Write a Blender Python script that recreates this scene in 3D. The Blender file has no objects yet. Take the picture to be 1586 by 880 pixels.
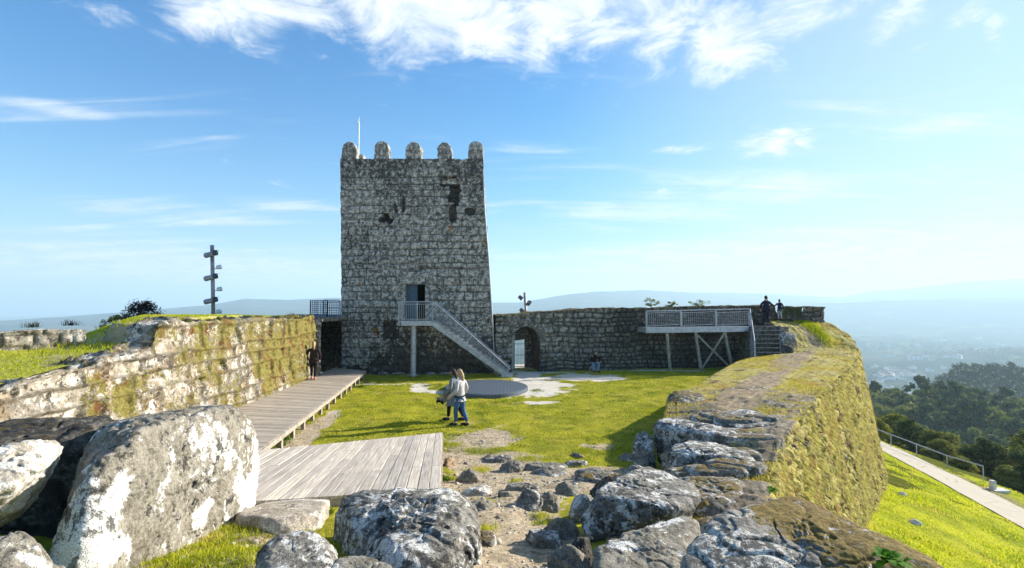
import bpy, bmesh, math, random
import numpy as np
from mathutils import Vector, Matrix
R = math.radians
sc = bpy.context.scene
COL = sc.collection
# ------------------------------------------------------------------ camera
EYE = 3.6
F = 800.0
HAZE = 2.3e-4
TH = math.atan(35 / F)
cam_d = bpy.data.cameras.new("camera")
cam = bpy.data.objects.new("camera", cam_d)
COL.objects.link(cam)
cam.location = (0, 0, EYE)
cam.rotation_euler = (math.pi / 2 + TH, 0, 0)
cam_d.sensor_width = 36
cam_d.lens = 36 * F / 1586
cam_d.clip_start = 0.05
cam_d.clip_end = 40000
sc.camera = cam
# ------------------------------------------------------------------ light
SUN_AZ = math.atan2(0.90, 0.43)      # from +Y towards +X
SUN_EL = R(22)
w = bpy.data.worlds.new("World")
sc.world = w
w.use_nodes = True
sun_d = bpy.data.lights.new("sun", 'SUN')
sun_d.energy = 5.0
sun_d.angle = R(0.53)
sun_d.color = (1.0, 0.93, 0.82)
sun = bpy.data.objects.new("sun", sun_d)
COL.objects.link(sun)
sd = Vector((math.sin(SUN_AZ) * math.cos(SUN_EL), math.cos(SUN_AZ) * math.cos(SUN_EL), math.sin(SUN_EL)))
sun.rotation_euler = sd.to_track_quat('Z', 'Y').to_euler()
sun.location = (60, 30, 60)
sc.view_settings.view_transform = 'Standard'
sc.view_settings.look = 'None'
sc.view_settings.gamma = 1
sc.view_settings.exposure = 1.25
sc.cycles.use_denoising = True
sc.cycles.max_bounces = 6
sc.cycles.volume_bounces = 1
sc.cycles.transparent_max_bounces = 8


class G:
    """small node-graph helper"""
    def __init__(s, nt):
        s.nt = nt; s.n = nt.nodes; s.l = nt.links
    def node(s, t, **k):
        x = s.n.new(t)
        for a, b in k.items():
            setattr(x, a, b)
        return x
    def put(s, sock, v):
        if isinstance(v, bpy.types.NodeSocket):
            s.l.new(v, sock)
        elif v is not None:
            try:
                sock.default_value = v
            except Exception:
                sock.default_value = (v[0], v[1], v[2], 1) if len(v) == 3 else v
    def m(s, op, a, b=None, c=None, clamp=False):
        x = s.node('ShaderNodeMath', operation=op, use_clamp=clamp)
        s.put(x.inputs[0], a)
        if b is not None: s.put(x.inputs[1], b)
        if c is not None: s.put(x.inputs[2], c)
        return x.outputs[0]
    def vm(s, op, a, b=None, out=0):
        x = s.node('ShaderNodeVectorMath', operation=op)
        s.put(x.inputs[0], a)
        if b is not None: s.put(x.inputs[1], b)
        return x.outputs[out]
    def mix(s, f, a, b, mode='MIX'):
        x = s.node('ShaderNodeMix', data_type='RGBA', blend_type=mode)
        s.put(x.inputs[0], f); s.put(x.inputs[6], a if not isinstance(a, tuple) or len(a) == 4 else (*a, 1))
        s.put(x.inputs[7], b if not isinstance(b, tuple) or len(b) == 4 else (*b, 1))
        return x.outputs[2]
    def ss(s, v, a, b, lo=0.0, hi=1.0):
        x = s.node('ShaderNodeMapRange', interpolation_type='SMOOTHSTEP')
        s.put(x.inputs[0], v)
        for i, q in zip((1, 2, 3, 4), (a, b, lo, hi)): s.put(x.inputs[i], q)
        return x.outputs[0]
    def noise(s, vec, scale, detail=4, rough=0.55, dist=0.0):
        x = s.node('ShaderNodeTexNoise')
        s.put(x.inputs['Vector'], vec)
        x.inputs['Scale'].default_value = scale; x.inputs['Detail'].default_value = detail
        x.inputs['Roughness'].default_value = rough; x.inputs['Distortion'].default_value = dist
        return x.outputs['Fac']
    def vor(s, vec, scale, feature='F1', out='Distance', rnd=1.0):
        x = s.node('ShaderNodeTexVoronoi', feature=feature)
        s.put(x.inputs['Vector'], vec); x.inputs['Scale'].default_value = scale
        x.inputs['Randomness'].default_value = rnd
        return x.outputs[out]
    def attr(s, name, out='Fac'):
        return s.node('ShaderNodeAttribute', attribute_name=name).outputs[out]


# ---- sky: Nishita plus clouds laid out by direction
g = G(w.node_tree)
for n in list(g.n): g.n.remove(n)
sky = g.node('ShaderNodeTexSky', sky_type='NISHITA', sun_disc=False)
sky.sun_elevation = SUN_EL; sky.sun_rotation = SUN_AZ
sky.altitude = 400; sky.air_density = 1.0; sky.dust_density = 0.3; sky.ozone_density = 2.0
tc = g.node('ShaderNodeTexCoord').outputs['Generated']
sep = g.node('ShaderNodeSeparateXYZ'); g.l.new(tc, sep.inputs[0])
X, Y, Z = sep.outputs
hs = g.node('ShaderNodeHueSaturation'); g.put(hs.inputs['Saturation'], 1.12); g.put(hs.inputs['Value'], 1.0)
g.l.new(sky.outputs[0], hs.inputs['Color'])
base = g.mix(1.0, hs.outputs[0], (0.27, 1.38, 1.95), 'MULTIPLY')
sp3 = g.node('ShaderNodeSeparateColor'); g.l.new(base, sp3.inputs[0]); cb3 = g.node('ShaderNodeCombineColor')
for k_, lim in enumerate((6.6, 6.7, 8.4)): g.l.new(g.m('SMOOTH_MIN', sp3.outputs[k_], lim, 4.0), cb3.inputs[k_])
base = cb3.outputs[0]
az = g.m('ARCTAN2', X, Y)
el = g.m('ARCSINE', Z)
zc = g.m('MAXIMUM', g.m('ADD', Z, 0.10), 0.04)
comb = g.node('ShaderNodeCombineXYZ')
g.l.new(g.m('DIVIDE', X, zc), comb.inputs[0]); g.l.new(g.m('DIVIDE', Y, zc), comb.inputs[1])
cp = comb.outputs[0]
n_big = g.noise(cp, 1.3, 8, 0.62, 0.35)
n_fine = g.noise(cp, 4.5, 8, 0.68, 0.6)
nn = g.m('ADD', g.m('MULTIPLY', n_big, 0.5), g.m('MULTIPLY', n_fine, 0.5))
def blob(px, py, wx, wy, amp):
    a0 = math.atan((px - 793) / F); e0 = math.atan((475 - py) / F * math.cos(a0))
    sx = wx / F * math.cos(a0) ** 2; sy = wy / F * math.cos(a0)
    dx = g.m('DIVIDE', g.m('SUBTRACT', az, a0), sx); dy = g.m('DIVIDE', g.m('SUBTRACT', el, e0), sy)
    q = g.m('ADD', g.m('MULTIPLY', dx, dx), g.m('MULTIPLY', dy, dy))
    return g.m('MULTIPLY', g.m('EXPONENT', g.m('MULTIPLY', q, -1.0)), amp)
def total(lst):
    t = None
    for b in lst:
        v = blob(*b); t = v if t is None else g.m('MAXIMUM', t, v)
    return t
puff = total([(560, -20, 90, 50, .9), (640, 0, 140, 85, 1.05), (740, 20, 120, 65, 1.0), (900, 0, 200, 50, 1.0), (150, 0, 90, 24, .6), (855, 50, 70, 52, .9), (990, 15, 160, 85, 1.05), (1125, 48, 100, 58, 1.0), (1240, 10, 120, 38, .9), (1330, 0, 80, 26, .8), (1400, 15, 75, 38, .75), (1555, 45, 26, 38, .6),
              (340, 6, 150, 58, 1.0), (470, 5, 110, 35, .8), (250, 25, 55, 30, .6), (470, 45, 50, 26, .5), (1520, 5, 60, 22, .6), (1208, 213, 60, 24, .78), (1172, 196, 22, 10, .5), (1045, 228, 48, 9, .62), (1030, 300, 30, 20, .5)])
cl_a = g.ss(g.m('ADD', puff, g.m('MULTIPLY', g.m('SUBTRACT', nn, 0.5), 3.4)), 0.30, 1.0)
wisp = total([(80, 165, 130, 14, .6), (440, 318, 120, 18, .55), (1045, 300, 90, 20, .55), (1120, 335, 110, 11, .4), (880, 395, 190, 12, .6), (130, 355, 180, 22, .5), (1450, 195, 140, 20, .55),
              (300, 415, 420, 36, 1.0), (1200, 400, 420, 40, 1.0), (250, 330, 260, 26, .6), (960, 330, 200, 30, .6), (1180, 300, 220, 34, .6), (840, 260, 120, 40, .35), (1300, 290, 80, 8, .3), (830, 305, 60, 12, .25), (200, 200, 300, 40, .3), (1350, 250, 300, 110, .35)])
cs = g.node('ShaderNodeMapping'); g.l.new(cp, cs.inputs[0]); cs.inputs['Scale'].default_value = (0.5, 2.2, 1); cs.inputs['Rotation'].default_value = (0, 0, 0.22)
n_w = g.noise(cs.outputs[0], 1.6, 7, 0.6, 0.8)
cl_b = g.m('MULTIPLY', g.ss(g.m('ADD', wisp, g.m('MULTIPLY', g.m('SUBTRACT', n_w, 0.5), 2.2)), 0.12, 1.05), 0.85)
cl = g.m('MAXIMUM', cl_a, cl_b)
cshade = g.mix(g.ss(n_fine, 0.35, 0.62), (6.2, 7.3, 8.8), (9.6, 9.9, 10.2))
# milky band low over the horizon, brightest under the sun
azs = g.m('COSINE', g.m('SUBTRACT', az, SUN_AZ))
low = g.m('EXPONENT', g.m('MULTIPLY', g.m('MAXIMUM', el, 0.0), -9.0))
milk = g.m('MAXIMUM', low, g.ss(azs, 0.45, 1.02, 0.0, 0.62), clamp=True)
milk = g.m('SUBTRACT', 1.0, g.m('MULTIPLY', g.m('SUBTRACT', 1.0, low), g.m('SUBTRACT', 1.0, g.ss(azs, 0.45, 1.02, 0.0, 0.46))))
col = g.mix(milk, base, (9.2, 8.7, 8.7))
col = g.mix(cl, col, cshade)
bg = g.node('ShaderNodeBackground'); g.l.new(col, bg.inputs[0]); bg.inputs[1].default_value = 0.047
wo = g.node('ShaderNodeOutputWorld'); g.l.new(bg.outputs[0], wo.inputs[0])

# ------------------------------------------------------------------ pixel rays -> world points
def ray(px, py):
    d = (px - 793) / F; v = (440 - py) / F
    y = math.cos(TH) - v * math.sin(TH); z = math.sin(TH) + v * math.cos(TH)
    return d / y, z / y
def at(px, py, Yd):
    a, b = ray(px, py)
    return (a * Yd, Yd, EYE + b * Yd)
def atz(px, py, z):
    a, b = ray(px, py)
    Yd = (z - EYE) / b
    return (a * Yd, Yd, z)

# ------------------------------------------------------------------ numpy noise
def _h(ix, iy, iz, seed):
    h = (ix.astype(np.int64) * 374761393 + iy.astype(np.int64) * 668265263 + iz.astype(np.int64) * 2147483647 + seed * 1274126177) & 0xFFFFFFFF
    h = ((h ^ (h >> 13)) * 1274126177) & 0xFFFFFFFF
    h = ((h ^ (h >> 16)) * 2246822519) & 0xFFFFFFFF
    return ((h ^ (h >> 15)) & 0xFFFFFF) / float(0xFFFFFF)
def vn(p, seed=0):
    i = np.floor(p).astype(np.int64); f = p - i; f = f * f * (3 - 2 * f)
    out = 0
    for a in (0, 1):
        wa = f[..., 0] if a else 1 - f[..., 0]
        for b in (0, 1):
            wb = f[..., 1] if b else 1 - f[..., 1]
            for c in (0, 1):
                wc = f[..., 2] if c else 1 - f[..., 2]
                out = out + wa * wb * wc * _h(i[..., 0] + a, i[..., 1] + b, i[..., 2] + c, seed)
    return out * 2 - 1
def fbm(p, sc_=1.0, octv=4, gain=0.5, seed=0):
    p = np.asarray(p, float) * sc_; a = 1.0; s = 0; t = 0
    for k in range(octv):
        s = s + a * vn(p + 17.3 * k, seed + k); t += a; a *= gain; p = p * 2.03
    return s / t
def sstep(x, a, b):
    t = np.clip((x - a) / (b - a), 0, 1); return t * t * (3 - 2 * t)
def P3(x, y, z=0):
    x, y = np.broadcast_arrays(np.asarray(x, float), np.asarray(y, float))
    return np.stack([x, y, np.zeros_like(x) + z], -1)

# ------------------------------------------------------------------ object helpers
def link(o, parent=None):
    COL.objects.link(o)
    if parent is not None: o.parent = parent
    return o
def tag(o, label, cat=None, group=None, kind=None):
    if label: o['label'] = label
    if cat: o['category'] = cat
    if group: o['group'] = group
    if kind: o['kind'] = kind
    return o
def empty(name, loc=(0, 0, 0), rz=0.0, parent=None):
    o = bpy.data.objects.new(name, None); link(o, parent)
    o.location = loc; o.rotation_euler = (0, 0, rz); o.empty_display_size = 0.2
    return o
def rawmesh(name, V, faces_idx, n_per, mats, parent=None, smooth=True, attrs=None, loc=(0, 0, 0)):
    """fast mesh: faces_idx flat array, n_per verts per face"""
    me = bpy.data.meshes.new(name)
    V = np.ascontiguousarray(V, dtype=np.float32).reshape(-1, 3); fi = np.ascontiguousarray(faces_idx, dtype=np.int32).ravel()
    nf = len(fi) // n_per
    me.vertices.add(len(V)); me.vertices.foreach_set('co', V.ravel())
    me.loops.add(len(fi)); me.loops.foreach_set('vertex_index', fi)
    me.polygons.add(nf); me.polygons.foreach_set('loop_start', np.arange(nf, dtype=np.int32) * n_per)
    me.polygons.foreach_set('loop_total', np.full(nf, n_per, dtype=np.int32))
    me.polygons.foreach_set('use_smooth', np.full(nf, smooth, dtype=bool))
    me.update(calc_edges=True)
    for k, v in (attrs or {}).items():
        a = me.attributes.new(k, 'FLOAT', 'POINT'); a.data.foreach_set('value', np.ascontiguousarray(v, dtype=np.float32).ravel())
    for m_ in (mats if isinstance(mats, (list, tuple)) else [mats]): me.materials.append(m_)
    o = bpy.data.objects.new(name, me); link(o, parent); o.location = loc
    return o
def gridmesh(name, P, mats, parent=None, attrs=None, keep=None, smooth=True, flip=False):
    a, b = P.shape[:2]
    idx = np.arange(a * b).reshape(a, b)
    q = np.stack([idx[:-1, :-1], idx[1:, :-1], idx[1:, 1:], idx[:-1, 1:]], -1)
    if flip: q = q[..., ::-1]
    if keep is not None:
        q = q[keep]
    return rawmesh(name, P.reshape(-1, 3), q.reshape(-1, 4), 4, mats, parent, smooth, {k: np.asarray(v).ravel() for k, v in (attrs or {}).items()})

class MB:
    """collects boxes, bars, tubes into one mesh"""
    def __init__(s): s.v = []; s.f = []; s.mi = []
    def add(s, vs, fs, mi=0):
        n = len(s.v); s.v += [tuple(x) for x in vs]; s.f += [tuple(n + i for i in f) for f in fs]; s.mi += [mi] * len(fs)
    def box(s, c, size, rot=None, mi=0, bev=0.0):
        hx, hy, hz = [q / 2 for q in size]
        M = rot if rot is not None else Matrix.Identity(3)
        b = min(bev, hx * .9, hy * .9, hz * .9)
        c = Vector(c)
        if b <= 0:
            vs = [c + M @ Vector((x * hx, y * hy, z * hz)) for x in (-1, 1) for y in (-1, 1) for z in (-1, 1)]
            s.add(vs, [(0, 1, 3, 2), (4, 6, 7, 5), (0, 4, 5, 1), (2, 3, 7, 6), (0, 2, 6, 4), (1, 5, 7, 3)], mi)
        else:
            bm = bmesh.new(); bmesh.ops.create_cube(bm, size=1)
            for v in bm.verts: v.co = Vector((v.co.x * 2 * hx, v.co.y * 2 * hy, v.co.z * 2 * hz))
            bmesh.ops.bevel(bm, geom=list(bm.edges), offset=b, segments=1, affect='EDGES')
            bm.verts.index_update()
            s.add([c + M @ v.co for v in bm.verts], [[v.index for v in f.verts] for f in bm.faces], mi); bm.free()
    def bar(s, p, q, wd, ht=None, mi=0, up=(0, 0, 1), bev=0.0):
        p = Vector(p); q = Vector(q); d = q - p; L = d.length
        if L < 1e-6: return
        y = d / L; u = Vector(up)
        if abs(y.dot(u)) > .98: u = Vector((1, 0, 0))
        x = y.cross(u).normalized(); z = x.cross(y)
        M = Matrix((x, y, z)).transposed()
        s.box((p + q) / 2, (wd, L, ht if ht else wd), M, mi, bev)
    def tube(s, pts, r, n=8, mi=0, cap=True):
        pts = [Vector(p) for p in pts]; rs = r if isinstance(r, (list, tuple)) else [r] * len(pts)
        rings = []; vs = []
        for i, p in enumerate(pts):
            d = (pts[min(i + 1, len(pts) - 1)] - pts[max(i - 1, 0)])
            d = d.normalized() if d.length > 1e-9 else Vector((0, 0, 1))
            u = Vector((0, 0, 1)) if abs(d.z) < .95 else Vector((1, 0, 0))
            a = d.cross(u).normalized(); b = d.cross(a)
            for k in range(n):
                t = 2 * math.pi * k / n
                vs.append(p + (a * math.cos(t) + b * math.sin(t)) * rs[i])
        fs = []
        for i in range(len(pts) - 1):
            for k in range(n):
                fs.append((i * n + k, i * n + (k + 1) % n, (i + 1) * n + (k + 1) % n, (i + 1) * n + k))
        if cap:
            fs.append(tuple(range(n - 1, -1, -1))); fs.append(tuple((len(pts) - 1) * n + k for k in range(n)))
        s.add(vs, fs, mi)
    def build(s, name, mats, parent=None, smooth=False, loc=(0, 0, 0)):
        me = bpy.data.meshes.new(name); me.from_pydata([tuple(v) for v in s.v], [], s.f)
        mats = mats if isinstance(mats, (list, tuple)) else [mats]
        for m_ in mats: me.materials.append(m_)
        me.polygons.foreach_set('material_index', s.mi)
        me.polygons.foreach_set('use_smooth', [smooth] * len(s.f))
        bm = bmesh.new(); bm.from_mesh(me); bmesh.ops.recalc_face_normals(bm, faces=bm.faces); bm.to_mesh(me); bm.free()
        me.update()
        o = bpy.data.objects.new(name, me); link(o, parent); o.location = loc
        return o

# ------------------------------------------------------------------ materials
def newmat(name):
    m_ = bpy.data.materials.new(name); m_.use_nodes = True
    q = G(m_.node_tree)
    for n in list(q.n): q.n.remove(n)
    out = q.node('ShaderNodeOutputMaterial'); b = q.node('ShaderNodeBsdfPrincipled')
    q.l.new(b.outputs[0], out.inputs[0])
    return m_, q, b, out
def bump(q, b, h, strength, dist):
    x = q.node('ShaderNodeBump'); x.inputs['Strength'].default_value = strength; x.inputs['Distance'].default_value = dist
    q.put(x.inputs['Height'], h); q.l.new(x.outputs[0], b.inputs['Normal'])
def stone(name, dark=(.07, .065, .055), mid=(.26, .245, .21), white=(.72, .70, .64), sc_=1.0, lich=.55, lich_s=1.4, black=.5, black_s=3.0,
          mossy=0.0, moss_c=((.10, .085, .012), (.24, .21, .03)), up_moss=0.0, orange=0.0, rough=.92, bumpk=1.0, joint_c=(.035, .032, .025), warm=None):
    m_, q, b, out = newmat(name)
    oc = q.node('ShaderNodeTexCoord').outputs['Object']
    n1 = q.noise(oc, 2.1 * sc_, 7, .62)
    n2 = q.noise(oc, 11 * sc_, 6, .7)
    n3 = q.noise(oc, 46 * sc_, 4, .7)
    v = q.m('ADD', q.m('MULTIPLY', n1, .45), q.m('MULTIPLY', n2, .55))
    col = q.mix(q.ss(v, .36, .62), dark, mid)
    rnd = q.attr('rnd')
    col = q.mix(.55, col, q.mix(rnd, (.6, .6, .6), (1.35, 1.3, 1.22)), 'MULTIPLY')
    if warm: col = q.mix(q.m('MULTIPLY', q.ss(q.noise(oc, 1.1 * sc_, 4), .45, .7), .8), col, warm)
    # pale crust lichen: islands with hard, frayed edges
    lv = q.noise(oc, lich_s, 9, .66, .25)
    lw = q.noise(oc, lich_s * 4.2, 6, .7, .4)
    L = q.m('ADD', q.m('MULTIPLY', lv, .62), q.m('MULTIPLY', lw, .38))
    th = .62 - .24 * lich
    L = q.m('ADD', L, q.m('MULTIPLY', q.m('SUBTRACT', q.noise(oc, lich_s * 16, 5, .75), .5), .16))
    lm = q.ss(L, th, th + .03)
    wcol = q.mix(q.ss(n3, .3, .7), tuple(c * .72 for c in white), white)
    col = q.mix(q.m('MULTIPLY', lm, .93), col, wcol)
    # black spots
    bv = q.m('ADD', q.m('MULTIPLY', q.noise(oc, black_s, 8, .7, .3), .6), q.m('MULTIPLY', q.noise(oc, black_s * 5, 5, .75), .4))
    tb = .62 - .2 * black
    bv = q.m('ADD', bv, q.m('MULTIPLY', q.attr('stain_shade'), .16))  # mask: stains, plus shade painted into wall holes and the gate tunnel
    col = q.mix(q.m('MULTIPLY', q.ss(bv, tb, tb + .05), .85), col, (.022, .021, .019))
    col = q.mix(.85, col, q.mix(q.ss(n3, .28, .72), (.45, .45, .45), (1.4, 1.4, 1.4)), 'MULTIPLY')
    gr_ = q.noise(oc, 150, 3, .8); col = q.mix(.35, col, q.mix(q.ss(gr_, .35, .65), (.62, .60, .57), (1.3, 1.3, 1.3)), 'MULTIPLY')
    if orange > 0:
        ov = q.noise(oc, 1.1, 6, .6); to = .72 - .12 * orange
        col = q.mix(q.ss(ov, to, to + .04), col, (.30, .15, .02))
    jt = q.attr('joint')
    col = q.mix(q.m('MULTIPLY', jt, .9), col, joint_c)
    # moss / dry growth
    mn = q.m('ADD', q.m('MULTIPLY', q.noise(oc, 1.6 * sc_, 6, .7), .5), q.m('MULTIPLY', q.noise(oc, 13, 5, .75), .5))
    geo = q.node('ShaderNodeNewGeometry'); nz = q.node('ShaderNodeSeparateXYZ'); q.l.new(geo.outputs['Normal'], nz.inputs[0])
    upm = q.ss(nz.outputs[2], .45, .9, 0, up_moss)
    am = q.m('ADD', q.m('ADD', q.attr('moss'), mossy), upm)
    mm = q.ss(q.m('ADD', mn, q.m('MULTIPLY', am, .42)), .69, .76)
    mc = q.mix(q.ss(q.noise(oc, 24, 5, .8), .35, .65), moss_c[0], moss_c[1])
    mc = q.mix(q.ss(q.noise(oc, 1.9, 4), .5, .68), mc, (.13, .055, .02))
    col = q.mix(mm, col, mc)
    dn = q.m('ADD', q.attr('dirt'), q.m('MULTIPLY', q.m('SUBTRACT', q.noise(oc, 6, 5, .7), .5), .9))
    dcol = q.mix(n3, (.22, .155, .085), (.42, .32, .20))
    col = q.mix(q.ss(dn, .45, .62), col, dcol)
    q.l.new(col, b.inputs['Base Color']); b.inputs['Roughness'].default_value = rough
    b.inputs['Specular IOR Level'].default_value = .25
    h = q.m('ADD', q.m('ADD', q.m('MULTIPLY', n2, .6), q.m('ADD', q.m('MULTIPLY', n3, .28), q.m('MULTIPLY', q.noise(oc, 5.2 * sc_, 5, .7, .6), .9))), q.m('ADD', q.m('MULTIPLY', lm, .05), q.m('MULTIPLY', mm, q.m('MULTIPLY', q.noise(oc, 60, 3, .8), .6))))
    bump(q, b, h, .8 * bumpk, .03)
    return m_
def simple(name, c1, c2=None, rough=.6, metal=0.0, sc_=8, stretch=(1, 1, 1), bumpk=.15, bd=.01, spec=.4, lo=.35, hi=.65):
    m_, q, b, out = newmat(name)
    mp = q.node('ShaderNodeMapping'); q.l.new(q.node('ShaderNodeTexCoord').outputs['Object'], mp.inputs[0]); mp.inputs['Scale'].default_value = stretch
    n = q.noise(mp.outputs[0], sc_, 6, .65)
    c2 = c2 or tuple(min(1, c * 1.4) for c in c1)
    q.l.new(q.mix(q.ss(n, lo, hi), c1, c2), b.inputs['Base Color'])
    b.inputs['Roughness'].default_value = rough; b.inputs['Metallic'].default_value = metal
    b.inputs['Specular IOR Level'].default_value = spec
    bump(q, b, n, bumpk, bd)
    return m_
def blades(name, c1, c2, c3=None, transl=.35, patch=1.2):
    m_, q, b, out = newmat(name)
    oc = q.node('ShaderNodeTexCoord').outputs['Object']
    n = q.noise(oc, patch, 5, .65)
    f = q.m('ADD', q.m('MULTIPLY', q.m('SUBTRACT', n, .5), 1.6), q.attr('rnd'), clamp=True)
    col = q.mix(f, c1, c2)
    if c3: col = q.mix(q.ss(q.noise(oc, patch * .45, 4, .6), .52, .68), col, c3)
    q.l.new(col, b.inputs['Base Color']); b.inputs['Roughness'].default_value = .75; b.inputs['Specular IOR Level'].default_value = .15
    t = q.node('ShaderNodeBsdfTranslucent'); q.l.new(col, t.inputs[0])
    mx = q.node('ShaderNodeMixShader'); mx.inputs[0].default_value = transl
    q.l.new(b.outputs[0], mx.inputs[1]); q.l.new(t.outputs[0], mx.inputs[2]); q.l.new(mx.outputs[0], out.inputs[0])
    return m_

M = {}
M['tower'] = stone('tower_granite', dark=(.08, .076, .068), mid=(.40, .375, .325), white=(.70, .665, .59), sc_=2.0, lich=.54, lich_s=5.4, black=.52, black_s=4.2, orange=.55, moss_c=((.05, .045, .01), (.14, .11, .02)), joint_c=(.04, .04, .04))
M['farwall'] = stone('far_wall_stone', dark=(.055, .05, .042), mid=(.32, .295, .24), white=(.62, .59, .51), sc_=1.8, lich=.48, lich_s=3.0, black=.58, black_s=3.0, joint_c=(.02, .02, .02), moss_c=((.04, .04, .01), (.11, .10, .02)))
M['leftwall'] = stone('left_wall_stone', dark=(.20, .165, .12), mid=(.44, .405, .34), white=(.74, .70, .62), sc_=1.6, lich=.42, lich_s=3.0, black=.50, black_s=4.0, moss_c=((.10, .08, .02), (.27, .235, .06)), joint_c=(.07, .055, .03), warm=(.33, .24, .14))
M['rampart'] = stone('rampart_stone', dark=(.11, .085, .055), mid=(.30, .25, .18), white=(.50, .45, .36), sc_=1.4, lich=.25, lich_s=2.2, black=.35, black_s=3.0, moss_c=((.22, .17, .04), (.56, .48, .14)), joint_c=(.07, .055, .02))
M['rock_pale'] = stone('pale_lichen_granite', dark=(.13, .115, .085), mid=(.36, .335, .28), white=(.88, .86, .81), sc_=2.2, lich=.46, lich_s=.72, black=.42, black_s=2.2, up_moss=.30, moss_c=((.07, .05, .012), (.19, .15, .03)), bumpk=1.1)
M['rock_grey'] = stone('grey_lichen_granite', dark=(.10, .092, .08), mid=(.34, .325, .285), white=(.80, .785, .74), sc_=2.2, lich=.50, lich_s=2.3, black=.55, black_s=2.6, up_moss=.22, moss_c=((.07, .055, .012), (.2, .15, .03)), bumpk=1.3)
M['rock_face'] = stone('grey_white_granite', dark=(.11, .10, .085), mid=(.36, .34, .30), white=(.78, .74, .66), sc_=2.2, lich=.50, lich_s=3.0, black=.48, black_s=3.0, up_moss=.10, moss_c=((.10, .065, .015), (.28, .20, .05)))
M['rock_dark'] = stone('crust_and_shade_granite', dark=(.06, .055, .045), mid=(.20, .18, .15), white=(.66, .63, .56), sc_=2.0, lich=.25, lich_s=1.6, black=.85, black_s=1.4, up_moss=.35, moss_c=((.07, .05, .012), (.2, .15, .03)))  # heavy black paints in the slab's crevice shade as well as crust
M['rock_cream'] = stone('cream_granite', dark=(.30, .26, .20), mid=(.52, .48, .40), white=(.85, .82, .75), sc_=2.2, lich=.60, lich_s=1.3, black=.15, black_s=3.2)  # made very pale so the far-left boulder reads as sunlit
M['rock_moss'] = stone('mossy_granite', dark=(.09, .085, .07), mid=(.30, .285, .245), white=(.72, .70, .65), sc_=2.2, lich=.48, lich_s=2.6, black=.50, black_s=2.4, up_moss=.55, moss_c=((.10, .065, .015), (.28, .20, .05)), bumpk=1.3)
M['steel'] = simple('galvanised_steel', (.33, .35, .37), (.50, .52, .54), rough=.45, metal=.35, sc_=6, bumpk=.05)
M['darksteel'] = simple('dark_steel', (.05, .055, .06), (.10, .11, .12), rough=.5, metal=.4, sc_=6, bumpk=.05)
M['lampgrey'] = simple('grey_pole_paint', (.22, .22, .25), (.34, .34, .37), rough=.5, metal=.2, sc_=5, bumpk=.05)
M['glass'] = simple('lamp_glass', (.55, .62, .68), (.7, .75, .8), rough=.1, metal=.3, sc_=3, bumpk=0)
M['bluedoor'] = simple('blue_grey_door_paint', (.045, .085, .13), (.08, .14, .20), rough=.55, sc_=5, stretch=(6, 6, .6))
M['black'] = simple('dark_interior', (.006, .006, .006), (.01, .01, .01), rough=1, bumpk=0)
M['skin'] = simple('skin', (.52, .32, .23), (.58, .37, .27), rough=.55, sc_=20, bumpk=.05)
def cloth(name, c): M[name] = simple(name, tuple(x * .8 for x in c), tuple(x * 1.2 for x in c), rough=.9, sc_=14, bumpk=.4, bd=.01, spec=.1)
cloth('jacket_grey', (.46, .44, .43)); cloth('coat_grey', (.20, .21, .22)); cloth('jeans', (.05, .12, .26)); cloth('jeans_light', (.22, .34, .52)); cloth('navy', (.012, .016, .035))
cloth('black_cloth', (.012, .012, .014)); cloth('brown_coat', (.035, .022, .022)); cloth('maroon', (.03, .01, .014)); cloth('pale_trousers', (.26, .31, .36)); cloth('shoe_pink', (.45, .16, .12)); cloth('shoe_dark', (.03, .03, .035)); cloth('belt', (.02, .02, .02))
M['hair_blond'] = simple('blond_hair', (.28, .17, .08), (.48, .33, .17), rough=.6, sc_=60, stretch=(1, 1, .15), bumpk=.5)
M['hair_dark'] = simple('dark_hair', (.015, .011, .009), (.03, .02, .016), rough=.6, sc_=60, stretch=(1, 1, .15), bumpk=.5)
def wood(name, c1, c2, c3):
    m_, q, b, out = newmat(name)
    uv = q.node('ShaderNodeUVMap'); uv.uv_map = 'plank'
    mp = q.node('ShaderNodeMapping'); q.l.new(uv.outputs[0], mp.inputs[0]); mp.inputs['Scale'].default_value = (1.3, 34, 1)
    n = q.noise(mp.outputs[0], 1.0, 8, .7, .5)
    oc = q.node('ShaderNodeTexCoord').outputs['Object']
    n2 = q.noise(oc, 1.7, 5, .6)
    rnd = q.attr('rnd')
    col = q.mix(q.ss(n, .35, .68), c1, c2)
    col = q.mix(.8, col, q.mix(rnd, (.72, .72, .74), (1.22, 1.2, 1.15)), 'MULTIPLY')
    col = q.mix(q.m('MULTIPLY', q.ss(n2, .5, .75), .5), col, c3)
    q.l.new(col, b.inputs['Base Color']); b.inputs['Roughness'].default_value = .85; b.inputs['Specular IOR Level'].default_value = .2
    bump(q, b, n, .35, .006)
    return m_
M['deckwood'] = wood('weathered_deck_boards', (.36, .31, .25), (.68, .61, .53), (.50, .43, .35))
M['walkwood'] = wood('boardwalk_boards', (.27, .23, .18), (.54, .47, .39), (.38, .32, .25))
M['woodbeam'] = simple('weathered_beam', (.22, .19, .15), (.42, .37, .30), rough=.85, sc_=9, stretch=(1, 1, 1), bumpk=.3)
M['stairwood'] = simple('grey_stair_wood', (.10, .10, .105), (.20, .20, .205), rough=.85, sc_=9, bumpk=.3)
M['pale_leaf'] = simple('pale_door_paint', (.55, .56, .50), (.72, .73, .66), rough=.7, sc_=6)
M['concrete'] = simple('pale_concrete', (.50, .47, .42), (.66, .63, .57), rough=.9, sc_=7, bumpk=.4)
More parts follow.
